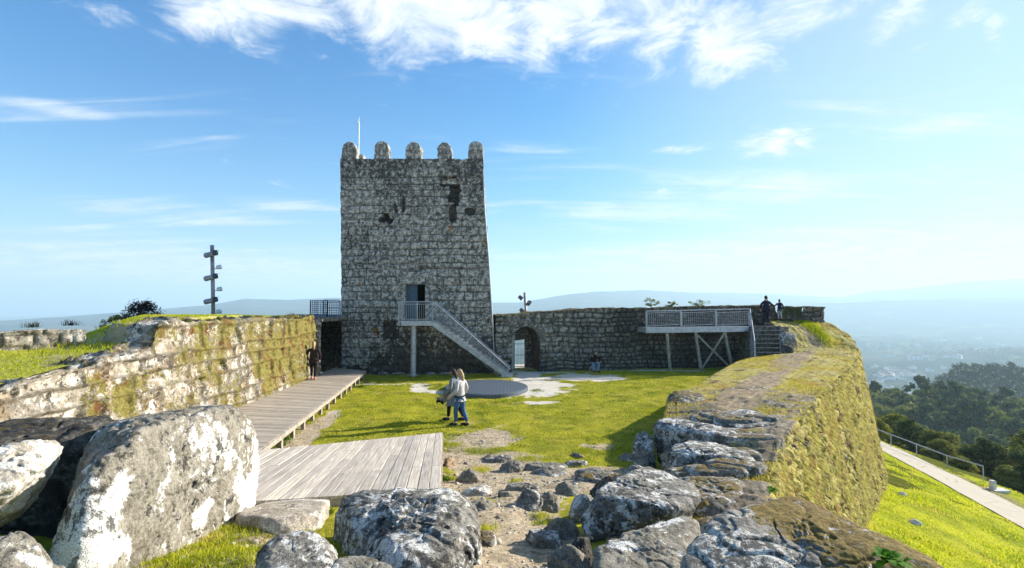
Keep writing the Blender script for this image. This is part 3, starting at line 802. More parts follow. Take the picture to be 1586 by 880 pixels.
okk = (xx > np.interp(yy, ST[:, 4], ST[:, 3]) + .6) & (dpath(xx, yy, PATH) > 1.75) & (xx / yy < 1.15) & (xx / yy > .6)
xx, yy = xx[okk], yy[okk]
cl = fbm(P3(xx, yy), .9, 4, .6, seed=120)
hh = .06 + .12 * sstep(cl, -.2, .6)
blademesh('slope_grass', np.stack([xx, yy, hill_z(xx, yy) - .01], -1), hh, .03, M['slope_grass'], seed=7, lean=.8, label='long bright grass on the slope below the rampart', kind='stuff')

# ------------------------------------------------------------------ growth hanging on the rampart face
M['hang'] = blades('rampart_growth', (.16, .14, .03), (.66, .60, .17), (.36, .22, .09), .5, 3.0)
nn_ = 120000
i = rng.randint(0, RP.shape[0], nn_); j = rng.randint(15, 128, nn_)
B = RP[i, j].copy()
nrmv = gnormal(RP) * RS
B += nrmv[i, j] * .03
vis = (B[:, 1] > 5) & (B[:, 1] < 32)
dn_ = fbm(B * np.array([1, 1, .5]), 1.4, 3, seed=130); vis &= dn_ > rng.uniform(-.25, .45, nn_)
B = B[vis]; NN = nrmv[i, j][vis]
blademesh('growth', B, .07 + .12 * rng.rand(len(B)), .014 + .014 * rng.rand(len(B)), M['hang'], parent=ramp, seed=9, lean=.5, dirn=NN * .38 + np.array([0, 0, -.95]))
bpy.data.objects['growth']['kind'] = 'stuff'
# dry turf along the top of the wall
i = rng.randint(0, RP.shape[0], 110000); j = rng.randint(124, 222, 110000)
B = RP[i, j]
t_ = (j - 125) / 95.
vis = (B[:, 1] > 6) & (B[:, 1] < 34) & (np.abs(B[:, 0] / B[:, 1]) < .8)
vis &= (fbm(B, 1.1, 4, .6, seed=131) + np.where(np.abs(t_ - .52) < .17, -.45, .15) - .5 * (B[:, 1] < 13) * (t_ > .3)) > rng.uniform(-.5, .35, len(B))
B = B[vis]
M['turf'] = blades('dry_turf', (.34, .30, .03), (.62, .52, .10), (.52, .36, .12), .45, 1.0)
blademesh('turf', B + np.array([0, 0, -.02]), .035 + .05 * rng.rand(len(B)), .014, M['turf'], parent=ramp, seed=11, lean=1.1)
bpy.data.objects['turf']['kind'] = 'stuff'
# bright green patch by the raised far corner
pb = np.array(at(1254, 500, 31.8)); k = 5000
off = rng.normal(0, 1, (k, 2)) * np.array([.30, .75]); B = np.stack([pb[0] + off[:, 0] + off[:, 1] * -.10, pb[1] + off[:, 1], np.zeros(k)], -1)
def top_z(x, y):
    dd = (RP[::4, 125:220, 0][..., None] * 0)
    return 0
flat = RP[::3, 126:219].reshape(-1, 3)
from mathutils import kdtree
kd = kdtree.KDTree(len(flat))
for a_, c_ in enumerate(flat[:, :2]): kd.insert((c_[0], c_[1], 0), a_)
kd.balance()
def topz(x, y): return flat[kd.find((x, y, 0))[1]][2]
B[:, 2] = [topz(p_[0], p_[1]) for p_ in B]
blademesh('bright_tuft', B, .08 + .10 * rng.rand(k), .02, M['slope_grass'], parent=ramp, seed=12, lean=.8)
bpy.data.objects['bright_tuft']['kind'] = 'stuff'

# ------------------------------------------------------------------ the keep
tx0, tx1, ty = -9.22, -.96, 28.0
tw = empty('stone_tower', (-5.1, 28, 0)); tag(tw, 'square grey granite keep with round-topped merlons and an upper doorway', 'tower')
def tp(o):
    o.parent = tw; o.matrix_parent_inverse = Matrix.Identity(4)
    o.location = Vector(o.location) - Vector(tw.location)
    return o
ZT = at(640, 246, 28)[2]
xl_b, xr_b = at(530, 578, 28)[0], at(765.5, 578, 28)[0]
xl_t, xr_t = at(527.3, 246, 28)[0], at(748.5, 246, 28)[0]
def tower_face(nm, seed):
    if nm == 'front':
        P, U, W = facegrid((xl_b, 28), (xr_b, 28), -.4, ZT, .045)
        v = (P[..., 2] - 0) / ZT; t = U / U.max()
        P[..., 0] = (xl_b + (xl_t - xl_b) * v) * (1 - t) + (xr_b + (xr_t - xr_b) * v) * t
        P[..., 1] += .0
        return P, U, W
dx0, dx1, dz0, dz1 = at(632, 0, 28)[0], at(662, 0, 28)[0], at(0, 495.5, 28)[2], at(0, 440, 28)[2]
P, U, W = tower_face('front', 1)
cx = (P[:-1, :-1, 0] + P[1:, 1:, 0]) / 2; czz = (P[:-1, :-1, 2] + P[1:, 1:, 2]) / 2
keep = ~((cx > dx0) & (cx < dx1) & (czz > dz0) & (czz < dz1))
def uh(px_): return at(px_, 0, 28)[0] - xl_b
def wh(py_): return at(640, py_, 28)[2]
holes = [(uh(717), wh(297), .26, .75, .38), (uh(709), wh(281), .35, .25, .30), (uh(715), wh(330), .18, .5, .2), (uh(609), wh(340), .30, .26, .34), (uh(637), wh(318), .09, .42, .14), (uh(624), wh(322), .08, .3, .1),
         (uh(741), wh(327), .22, .16, .2), (uh(612), wh(513), .38, .42, .16), (uh(596), wh(561), .42, .3, .12), (uh(560), wh(575), .5, .2, .10), (uh(729), wh(252), .2, .35, .16), (uh(735), wh(573), .8, .25, .10), (uh(668), wh(576), .5, .18, .10)]
damp = None
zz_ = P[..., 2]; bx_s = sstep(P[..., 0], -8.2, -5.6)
tower_dark = .38 * sstep(zz_, ZT - 2.6, ZT - .2) + (.60 * sstep(2.9 - zz_, 0, 2.2) * bx_s + .35 * sstep(1.2 - zz_, 0, 1.2)) + .38 * fbm(P, .45, 4, .6, seed=71) + .3 * np.clip(fbm(P * np.array([1, 1, .25]), 1.2, 3, seed=72), 0, 1)  # darker at the top, under the stair and at the foot, plus random blotches
tb = masonry('masonry', P, U, W, M['tower'], seed=3, ch=.41, bw=.66, jw=.028, jd=.07, off=.05, pil=.012, a1=.045, a2=.03, holes=holes, keep=keep, sign=1, stain_shade=tower_dark, warp=.07)
# darker top and foot come from the mask above; other three faces
tp(tb)
bl_, br_ = (xl_t + .12, 36.1), (xr_t - .55, 36.1)
def sideface(a, b, a2, b2, seed):
    P, U, W = facegrid(a, b, -2.6, ZT, .07)
    v = np.clip(P[..., 2] / ZT, 0, 1); t = U / U.max()
    for k in (0, 1):
        bot = a[k] * (1 - t) + b[k] * t; tp_ = a2[k] * (1 - t) + b2[k] * t
        P[..., k] = bot * (1 - v) + tp_ * v
    return masonry('masonry', P, U, W, M['tower'], seed=seed, ch=.43, bw=.72, jw=.028, jd=.06, off=.04, pil=.01, a1=.03, a2=.02)
frb, frt = (xr_b, 28.0), (xr_t, 28.0); flb, flt = (xl_b, 28.0), (xl_t, 28.0)
for a, b, a2, b2, sd_ in ((frb, (xr_b - .62, 36.1), frt, (xr_t - .55, 36.1), 4), ((xr_b - .62, 36.1), (xl_b + .1, 36.1), (xr_t - .55, 36.1), (xl_t + .1, 36.1), 5), ((xl_b + .1, 36.1), flb, (xl_t + .1, 36.1), flt, 6)):
    tp(sideface(a, b, a2, b2, sd_))
# roof deck a little below the parapet, parapet inner thickness
mb = MB()
mb.box(((xl_t + xr_t) / 2 - .1, 32.05, ZT - 1.2), (xr_t - xl_t - .5, 7.7, .3))
mb.box(((xl_t + xr_t) / 2, 28.32, ZT - .28), (xr_t - xl_t - .06, .52, .50), bev=.03)
mb.box(((xl_t + xr_t) / 2 - .2, 35.75, ZT - .28), (xr_t - xl_t - .7, .52, .50), bev=.03)
mb.box((xl_t + .36, 32, ZT - .28), (.5, 7.0, .50), bev=.03); mb.box((xr_t - .60, 32, ZT - .28), (.5, 7.0, .50), bev=.03)
tp(mb.build('parapet', M['tower']))
def merlon(cx_, cy_, wd, dp, h, seed):
    D, Fc = ico(5) if 5 not in ICO else ICO[5]
    ICO[5] = (D, Fc)
    nu = 26
    # extruded profile: straight sides with a round head, as a dense lofted ring mesh
    prof = []
    hs_ = h - wd / 2
    for k in range(8): prof.append((-wd / 2, hs_ * k / 8))
    for k in range(13): a = math.pi - math.pi * k / 12; prof.append((wd / 2 * math.cos(a), hs_ + wd / 2 * math.sin(a)))
    for k in range(8): prof.append((wd / 2, hs_ * (7 - k) / 8))
    prof = np.array(prof); ny = 12
    rings = []
    for sc2, y_ in [(.02, -dp / 2), (.35, -dp / 2), (.7, -dp / 2), (.93, -dp / 2)] + [(1.0, -dp / 2 + .05 + (dp - .1) * k / (ny - 1)) for k in range(ny)] + [(.93, dp / 2), (.5, dp / 2), (.02, dp / 2)]:
        c0 = np.array([0, 0.0]); pr = c0 + (prof - c0) * sc2
        rings.append(np.stack([pr[:, 0], np.full(len(pr), y_), pr[:, 1]], -1))
    P = np.array(rings) + np.array([cx_, cy_, ZT - .06])
    # refine
    def up(P):
        a = np.repeat(P, 2, 0)[:-1]; a[1::2] = (P[:-1] + P[1:]) / 2
        b = np.repeat(a, 2, 1)[:, :-1]; b[:, 1::2] = (a[:, :-1] + a[:, 1:]) / 2
        return b
    P = up(P)
    N = P - np.array([cx_, cy_, ZT + h * .4]); N /= np.linalg.norm(N, axis=-1, keepdims=True)
    P = P + N * (fbm(P, 3.5, 4, .6, seed=seed) * .09)[..., None]
    zz = P[..., 2] - ZT
    jj = np.exp(-((zz - h * .42) / .03) ** 2) + np.exp(-(zz / .03) ** 2)
    P = P - N * (jj * .03)[..., None]
    return gridmesh('merlon', P, M['tower'], None, {'joint': jj, 'rnd': np.full(zz.shape, (seed * .37) % 1)})
mw = 25 / 800 * 28; mh = 28 / 800 * 28 + .06
for k, pxm in enumerate((539.5, 590, 639.5, 688, 736.5)):
    tp(merlon(at(pxm, 250, 28)[0], 28.36, mw - .06 + .03 * ((k * 7) % 3 - 1), .62, mh * (1 + .03 * ((k * 5) % 3 - 1)), 200 + k))
for k, xx_ in enumerate(np.linspace(xl_t + .5, xr_t - 1.1, 5)):
    tp(merlon(xx_, 35.75, mw - .06, .6, mh * .93, 220 + k))
for k, yy_ in enumerate((30.3, 32.2, 34.0)):
    for xs in (xl_t + .42, xr_t - .72):
        o = merlon(0, 0, mw - .1, .5, mh * .93, 240 + k); o.rotation_euler = (0, 0, math.pi / 2); o.location = (xs, yy_, 0); tp(o)
# doorway: jambs, dark room, single blue-grey leaf
mb = MB(); dxc = (dx0 + dx1) / 2; dzc = (dz0 + dz1) / 2; dw = dx1 - dx0; dh = dz1 - dz0
mb.box((dx0 - .10, 28.55, dzc), (.2, 1.2, dh)); mb.box((dx1 + .10, 28.55, dzc), (.2, 1.2, dh)); mb.box((dxc, 28.55, dz1 + .13), (dw + .4, 1.16, .25)); mb.box((dxc, 28.55, dz0 - .1), (dw + .4, 1.16, .2))
tp(mb.build('door_jamb', M['tower']))
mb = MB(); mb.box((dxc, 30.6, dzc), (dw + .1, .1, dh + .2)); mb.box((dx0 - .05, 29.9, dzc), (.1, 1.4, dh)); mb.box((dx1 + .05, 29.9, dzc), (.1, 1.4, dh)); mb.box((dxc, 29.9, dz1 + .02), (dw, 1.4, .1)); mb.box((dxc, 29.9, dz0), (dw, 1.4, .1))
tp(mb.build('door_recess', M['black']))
mb = MB(); mb.box((dx0 + dw * .27, 28.4, dzc), (dw * .54, .05, dh), bev=.005)
for z_ in (.25, .5, .75): mb.box((dx0 + dw * .27, 28.37, dz0 + dh * z_), (dw * .5, .02, .07))
dl = tp(mb.build('door', M['bluedoor']))
mb = MB(); mb.box((dx0 + dw * .5, 28.345, dz0 + dh * .45), (.05, .03, .14)); h_ = mb.build('handle', M['darksteel'], dl)
# lintel block and raised quoins round the door, proud of the wall
mb = MB(); z_l = dz1 + .30
mb.box((dxc + .10, 27.98, dz1 + .34), (dw + 1.0, .12, .62), bev=.03)
tp(mb.build('lintel', M['tower']))
# drain pipe down the right hand corner
mb = MB(); pts = [(at(748.7, 0, 27.9)[0], 27.9, wh(262)), (at(752, 0, 27.9)[0], 27.9, wh(330)), (at(757.6, 0, 27.9)[0], 27.9, wh(400)), (at(763, 0, 27.9)[0], 27.9, wh(487)), (at(767.5, 0, 27.9)[0], 27.9, .05)]
mb.tube(pts, .035, 8); tp(mb.build('drain_pipe', M['steel'], smooth=True))
# thin white mast
mb = MB(); fx = at(558.5, 0, 30)[0]; mb.tube([(fx, 30, ZT - 1.1), (fx, 30, at(0, 192, 30)[2])], .035, 8); mb.tube([(fx - .15, 30, at(0, 186, 30)[2]), (fx + .02, 30, at(0, 192, 30)[2])], .05, 6); mb.tube([(fx, 30, at(0, 192, 30)[2]), (fx, 30, at(0, 182, 30)[2])], .015, 6)
o = mb.build('lightning_mast', simple('white_mast_paint', (.7, .72, .75), rough=.5), smooth=True); tag(o, 'thin white mast standing on the tower roof behind the first two merlons', 'mast')
# loose foundation stones along the foot
mbp = [(p_, q_) for p_, q_ in ((548, 582), (585, 584), (612, 583), (632, 583), (662, 583), (688, 582), (713, 583))]
for k, (p_, q_) in enumerate(mbp):
    x_, y_, z_ = atz(p_, q_ - 1, .04)
    o = rock('foundation_stone', None, ellrock(x_, 27.72, .03, .32 + .1 * (k % 3), .24, .10, 300 + k), M['rock_grey'], 300 + k, sub=4, amp=.5, parent=tw); tp(o)

# ------------------------------------------------------------------ curtain wall behind (oblique), with the arched gate
FA, FB = np.array((-.9, 28.35)), np.array((19.75, 32.71))
def farY(x): return FA[1] + (x - FA[0]) * (FB[1] - FA[1]) / (FB[0] - FA[0])
def zfar(t):
    x = FA[0] + (FB[0] - FA[0]) * t; y = farY(x); px_ = 793 + 800 * x / y
    yy_ = np.interp(px_, [760, 800, 880, 945, 1000, 1090, 1165, 1198, 1204, 1239, 1243, 1300], [489, 487, 480, 478, 478, 475, 474, 473, 488, 488, 475, 475])
    return EYE + (475 - yy_) / 800 * y + fbm(P3(t * 30, 0), 1, 3, seed=9) * .06
P, U, W = facegrid(FA, FB, lambda t: np.full(len(t), -.4), zfar, .05)
ax0, ax1 = None, None
def on_wall(px_):
    # x on the wall line seen at that pixel
    a = (px_ - 793) / 800.; k = (FB[1] - FA[1]) / (FB[0] - FA[0]); return a * (FA[1] - k * FA[0]) / (1 - a * k)
axl, axr = on_wall(792), on_wall(836)
azt = EYE - (506 - 475) / 800 * farY(axl); arr = (axr - axl) / 2; axc = (axl + axr) / 2
cx = (P[:-1, :-1, 0] + P[1:, 1:, 0]) / 2; czz = (P[:-1, :-1, 2] + P[1:, 1:, 2]) / 2
keep = ~((np.abs(cx - axc) < arr) & (czz < azt - arr)) & ~(((cx - axc) ** 2 + (czz - (azt - arr)) ** 2 < arr ** 2))
zt_ = P[:, -1, 2]
moss = sstep(P[..., 2] - (zt_[:, None] - .8), 0, .8) * .45 + .3 * sstep(.9 - P[..., 2], 0, .9) * (P[..., 0] > 9)
cwl = empty('curtain_wall', (7.5, 30.2, 0)); tag(cwl, 'dark shaded curtain wall with arched gateway to the right of the keep', 'wall')
def cp_(o, par=cwl):
    o.parent = par; o.matrix_parent_inverse = Matrix.Identity(4); o.location = Vector(o.location) - Vector(par.location); return o
cp_(masonry('masonry', P, U, W, M['farwall'], seed=21, ch=.30, bw=.40, jw=.045, jd=.09, off=.10, pil=.03, a1=.12, a2=.08, keep=keep, moss=moss, warp=.14, stain_shade=.6 * fbm(P, .45, 3, seed=73) + .35 * sstep(P[..., 0], 5, 8) - .15))  # random dark blotches, darker along the right-hand part
# top and rear of that wall
wn = np.array([-(FB[1] - FA[1]), FB[0] - FA[0]]); wn = wn / np.linalg.norm(wn)
n_ = P.shape[0]; tpg = np.zeros((n_, 50, 3)); dd = np.concatenate([np.linspace(0, 2.2, 30), np.full(20, 2.2)])
tpg[..., :2] = P[:, -1, None, :2] + wn[None, None] * dd[None, :, None]
tpg[..., 2] = P[:, -1, 2][:, None] + np.concatenate([np.zeros(30), np.linspace(0, -6.5, 21)[1:]])[None]
tpg[:, :30, 2] += fbm(tpg[:, :30], 1.4, 3, seed=31) * .06
zz = tpg[..., 2]
cx = (tpg[:-1, :-1, 0] + tpg[1:, 1:, 0]) / 2; czz = (zz[:-1, :-1] + zz[1:, 1:]) / 2
ocx, ow, oz = on_wall(815) + .10, .62, EYE - (524.5 - 475) / 800 * 30.6
keep = ~((np.abs(cx - wn[0] * 2.2 - (axc + .05)) < ow) & (czz < oz) & (np.arange(49)[None] >= 29))
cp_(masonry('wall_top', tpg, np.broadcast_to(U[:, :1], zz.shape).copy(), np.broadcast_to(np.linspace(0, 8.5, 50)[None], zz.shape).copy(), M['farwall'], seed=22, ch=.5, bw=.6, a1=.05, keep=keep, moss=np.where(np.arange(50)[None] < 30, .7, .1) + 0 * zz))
# gateway tunnel lining
al = FA + (FB - FA) * ((axc - FA[0]) / (FB[0] - FA[0]))
tang = (FB - FA) / np.linalg.norm(FB - FA)
prof = [(-arr * 1.0, -.3), (-arr, (azt - arr) * .5), (-arr, azt - arr)] + [(-arr * math.cos(t), azt - arr + arr * math.sin(t)) for t in np.linspace(.2, math.pi - .2, 12)] + [(arr, azt - arr), (arr, (azt - arr) * .5), (arr, -.3)]
prof = np.array(prof)
tun = np.array([[(*(al + tang * a * 1.02 + wn * d), z * 1.005) for a, z in prof] for d in np.linspace(-.02, 2.0, 14)])
cp_(gridmesh('gate_tunnel', tun, M['farwall'], None, {'rnd': np.full(tun.shape[:2], .1), 'stain_shade': np.full(tun.shape[:2], 1.2)}))  # tunnel shade painted in: the whole lining is blackened
# voussoirs round the arch, a little proud
mb = MB()
for k in range(11):
    t0 = math.pi * k / 11 + .02; t1 = math.pi * (k + 1) / 11 - .02; vs = []
    for d in (-.06, .35):
        for (rr_, tt_) in ((arr * 1.0, t0), (arr + .36, t0), (arr + .36, t1), (arr * 1.0, t1)):
            c_ = al + tang * (-rr_ * math.cos(tt_)) + wn * d; vs.append((c_[0], c_[1], azt - arr + rr_ * math.sin(tt_)))
    mb.add(vs, [(0, 1, 2, 3), (7, 6, 5, 4), (0, 4, 5, 1), (1, 5, 6, 2), (2, 6, 7, 3), (3, 7, 4, 0)])
cp_(mb.build('arch_ring', M['farwall']))
# low inner doorway at the outer end: lintel wall, pale open leaf, lattice gate
def wp(a, d, z): c_ = al + tang * a + wn * d; return Vector((c_[0], c_[1], z))
Mw = Matrix(((tang[0], wn[0], 0), (tang[1], wn[1], 0), (0, 0, 1)))
mb = MB(); mb.box(wp(0, 2.1, oz + .42), (arr * 2.1, .18, .84), Mw); mb.box(wp(-arr + .06, 2.1, oz / 2), (.34, .18, oz), Mw); mb.box(wp(arr - .13, 2.1, oz / 2), (.46, .18, oz), Mw)
cp_(mb.build('inner_doorway', M['farwall']))
mb = MB(); mb.box(wp(-arr + .26, 1.30, 1.0), (.30, .05, 1.95), Mw, bev=.005); mb.box(wp(-arr + .43, 1.28, 1.0), (.05, .07, 2.0), Mw)
gt = empty('gate', tuple(wp(0, 1.6, 0))); tag(gt, 'pale open door leaf and barred metal gate inside the arched gateway', 'gate')
cp_(mb.build('door_leaf', M['pale_leaf']), gt)
mb = MB()
for a in np.linspace(-.30, arr - .42, 9): mb.tube([wp(a, 1.9, .05), wp(a, 1.9, 2.02)], .012, 6)
for z_ in (.08, .75, 1.4, 2.02): mb.tube([wp(-.30, 1.9, z_), wp(arr - .42, 1.9, z_)], .02, 6)
cp_(mb.build('bars', M['steel']), gt)
# sunlit flagstones through the gate
mb = MB(); mb.box(wp(0, 2.5, -.12), (2.6, 2.6, .24), Mw, bev=.02); o = mb.build('threshold_slab', M['concrete']); tag(o, 'pale threshold slab on the ground under the gate', 'slab')

# ------------------------------------------------------------------ left curtain wall
def leftx(y): return np.interp(y, [-3, 8, 12.8, 24.0], [-8.9, -8.72, -8.7, -9.15])
lw = empty('battered_side_wall', (-9, 14, 0)); tag(lw, 'sunlit pale lichened curtain wall along the left side of the courtyard', 'wall')
ny_ = 640
ys = np.linspace(0.5, 24.0, ny_)
zt = np.interp(ys, [0, 7, 8.8, 10.5, 12.2, 12.55, 12.75, 13, 18, 24], [1.9, 2.0, 2.18, 2.38, 2.60, 2.66, 3.16, 3.22, 3.16, 3.08]) + fbm(P3(ys, 0), .9, 3, seed=50) * .035
nz_ = 84; ntp = 14
P = np.zeros((ny_, nz_ + ntp, 3)); v = np.linspace(0, 1, nz_)
P[:, :nz_, 1] = ys[:, None]; P[:, :nz_, 2] = -.3 + (zt + .3)[:, None] * v[None]
P[:, :nz_, 0] = leftx(ys)[:, None] + .10 * (1 - v)[None]
P[:, nz_:, 1] = ys[:, None]; P[:, nz_:, 0] = leftx(ys)[:, None] - np.linspace(.05, .7, ntp)[None]; P[:, nz_:, 2] = zt[:, None] + .0
P = P[::-1]   # orientation
U = np.broadcast_to(ys[::-1][:, None], P.shape[:2]).copy(); W = np.concatenate([np.broadcast_to(P[:, :nz_, 2], (ny_, nz_)), P[:, nz_ - 1, 2][:, None] + np.broadcast_to(np.linspace(.05, .7, ntp)[None], (ny_, ntp))], 1)
n__ = fbm(P, .55, 3, seed=51)
moss = sstep(P[..., 1], 9.5, 15) * .55 + .60 * n__ + .05 + .45 * np.clip(fbm(P * np.array([1, 1, .3]), 1.0, 3, seed=59), -.5, 1) + .25 * sstep(fbm(P, 1.3, 3, seed=58), .15, .5)
lm_ = masonry('masonry', P, U, W, M['leftwall'], seed=33, ch=.52, bw=.85, jw=.034, jd=.085, off=.08, pil=.025, a1=.08, a2=.065, moss=moss, warp=.13, sign=LS if 'LS' in globals() else 1)
cp_(lm_, lw)
# shelf of turf behind it and the mound at its far end
hx = np.linspace(0, 1, 130); hy = np.linspace(.5, 24.3, 330)
HXm, HY = np.meshgrid(hx, hy, indexing='ij')
HX = leftx(HY) - .42 - HXm * 7.5
ztl = np.interp(HY, ys, zt)
lowz = np.interp(HY, [0, 7, 8.8, 12, 14], [1.95, 2.02, 2.18, 2.57, 2.8]) + .10 * HXm + .08 * sstep(HXm, .1, .4)
q_ = P3(HX, HY)
edge = 12.9 + sstep(HXm, .06, .55) * 1.9 + fbm(q_, .6, 3, seed=52) * .25
wdh = .12 + 2.2 * sstep(HXm, .10, .5)
k_ = sstep(HY, edge - wdh * .5, edge + wdh)
HZ = lowz * (1 - k_) + (3.17 + .12 * np.sin(np.pi * np.clip((HY - 13) / 8, 0, 1))) * k_ + fbm(q_, 1.2, 4, .6, seed=53) * .05
HZ = np.where(HXm < .02, np.minimum(HZ, ztl + .03), HZ)
bh = sstep(-(HX + 10.35) * .74 + (HY - 12.6) * .67, .1, .6) * sstep(-HX / HY, .70, .86)
HZ = HZ * (1 - bh) + 2.45 * bh
HZ = HZ - 5 * sstep(HXm, .97, 1.0)
m_, q, b, out = newmat('shelf_turf')
oc = q.node('ShaderNodeTexCoord').outputs['Object']; n1 = q.noise(oc, 1.2, 6, .65); n2 = q.noise(oc, 12, 6, .75)
gcol = q.mix(q.ss(n2, .4, .65), (.28, .28, .02), (.48, .45, .05)); dc = q.mix(n2, (.30, .22, .12), (.56, .46, .30))
q.l.new(q.mix(q.ss(q.m('ADD', n1, q.attr('dirt')), .55, .68), gcol, dc), b.inputs['Base Color']); b.inputs['Roughness'].default_value = 1; bump(q, b, n2, .8, .05)
o = gridmesh('grassy_mound', np.stack([HX, HY, HZ], -1), m_, attrs={'dirt': .22 * np.exp(-((HY - edge) / .8) ** 2) + .07 * k_}, flip=True)
tag(o, 'turf shelf and mound on top of the left wall', kind='structure')
n = 60000
a_ = rng.randint(1, 120, n); b_ = rng.randint(60, 320, n); B = np.stack([HX, HY, HZ], -1)[a_, b_] + np.stack([rng.uniform(-.05, .05, n), rng.uniform(-.05, .05, n), np.zeros(n) - .01], -1)
keep_ = (fbm(B, 1.0, 4, .6, seed=54) - .6 * np.exp(-((B[:, 1] - edge[a_, b_]) / .7) ** 2) * (a_ > 18)) > rng.uniform(-.5, .4, n)
B = B[keep_]
tall = np.exp(-((B[:, 1] - 12.4) / .7) ** 2) * (B[:, 0] > -11)
blademesh('mound_grass', B, .04 + .05 * rng.rand(len(B)) + .10 * tall, .014, M['slope_grass'], seed=14, lean=.9, label='bright green grass on top of the left wall', kind='stuff')
# outer parapet of the left wall, low rubble strip
pw = []
P, U, W = facegrid((-15.4, 7.0), (-10.35, 12.6), 2.2, lambda t: 3.02 + .03 * t + fbm(P3(t * 9, 0), 1, 3, seed=5) * .05, .04)
par = empty('outer_parapet', (-14, 12, 2.4)); tag(par, 'low lichened parapet strip beyond the turf at the far left edge', 'wall')
cp_(masonry('masonry', P, U, W, M['leftwall'], seed=35, ch=.3, bw=.5, a1=.06, a2=.04, moss=.10 + 0 * W), par)
P2 = np.zeros((P.shape[0], 22, 3)); P2[:] = P[:, -1][:, None]; P2[..., 0] -= np.concatenate([np.linspace(0, .6, 12), np.full(10, .6)])[None]; P2[..., 1] += np.concatenate([np.linspace(0, .5, 12), np.full(10, .5)])[None]; P2[:, 12:, 2] -= np.linspace(0, 4, 11)[None, 1:]
cp_(masonry('cap', P2, np.broadcast_to(U[:, :1], P2.shape[:2]).copy(), np.broadcast_to(np.linspace(0, 4.8, 22)[None], P2.shape[:2]).copy(), M['leftwall'], seed=36, moss=.2 + 0 * P2[..., 0]), par)
# stub of wall closing the corner by the keep, and the dark covered passage
st = empty('corner_passage_wall', (-9, 26, 0)); tag(st, 'narrow shaded wall end and dark covered passage between side wall and keep', 'wall')
xs0, xs1 = at(486, 0, 24.15)[0], at(505, 0, 24.15)[0]
P, U, W = facegrid((xs0 - .5, 24.12), (xs1, 24.18), -.2, 3.08, .035)
cp_(masonry('masonry', P, U, W, M['tower'], seed=37, ch=.34, bw=.45, jw=.03, jd=.05, a1=.05, a2=.03), st)
P, U, W = facegrid((xs1, 24.18), (xs1 * 1.115, 26.6), -.2, 3.08, .05)
cp_(masonry('masonry', P, U, W, M['farwall'], seed=38, ch=.34, bw=.45, a1=.05, a2=.03), st)
P, U, W = facegrid((-14.5, 33.4), (-9.0, 33.4), -.6, 3.1, .08)
cp_(masonry('masonry', P, U, W, M['farwall'], seed=39, ch=.34, bw=.45, a1=.05, a2=.03), st)
mb = MB(); mb.box((-11.45, 28.9, 2.98), (5.1, 9.2, .2), bev=.02); mb.box((-13.8, 29, 1.3), (.5, 9.0, 3.1)); mb.box((-11.6, 25.4, 1.3), (3.6, 2.2, 3.1))
cp_(mb.build('passage_roof', M['farwall']), st)
# ------------------------------------------------------------------ metal stair up to the keep door
zl = 2.87; yn, yf = 26.72, 27.72
tsx = empty('metal_staircase', (-4, 27.2, 0)); tag(tsx, 'galvanised metal stair and landing rising to the keep doorway', 'staircase')
def px_at(p, y): return (p - 793) / 800 * y
lx0, lx1 = px_at(618, yn), px_at(672, yn)
mb = MB(); mb.box(((lx0 + lx1) / 2, (yn + 27.9) / 2, zl - .03), (lx1 - lx0, 27.9 - yn, .05)); mb.box(((lx0 + lx1) / 2 + .06, yn + .03, zl - .15), (lx1 - lx0 - .12, .07, .22), bev=.01); mb.box(((lx0 + lx1) / 2, 27.84, zl - .15), (lx1 - lx0, .07, .22)); mb.box((lx0 + .03, 27.3, zl - .15), (.07, 1.1, .22))
cp_(mb.build('landing', M['steel']), tsx)
mb = MB(); cxp = px_at(640.5, 27.1); mb.tube([(cxp, 27.2, -.1), (cxp, 27.2, zl - .1)], .145, 14); mb.box((cxp, 27.2, .03), (.5, .5, .04))
cp_(mb.build('support_column', M['steel'], smooth=False), tsx)
xe, ze = px_at(787, yn), .02
N_ = 16; ux = (xe - lx1); sl = Vector((ux, 0, ze - zl)).normalized()
for y_ in (yn + .03, yf):
    mb = MB(); mb.bar((lx1 - .14, y_, zl - .08), (xe, y_, ze), .05, .24); cp_(mb.build('stringer', M['steel']), tsx)
for k in range(N_):
    t = (k + .6) / N_
    mb = MB(); mb.box((lx1 + ux * t, (yn + yf) / 2 + .02, zl - (zl - ze) * (k + 1) / (N_ + 1) + .03), (.27, yf - yn - .06, .04)); cp_(mb.build('tread', M['steel']), tsx)
hr = .98
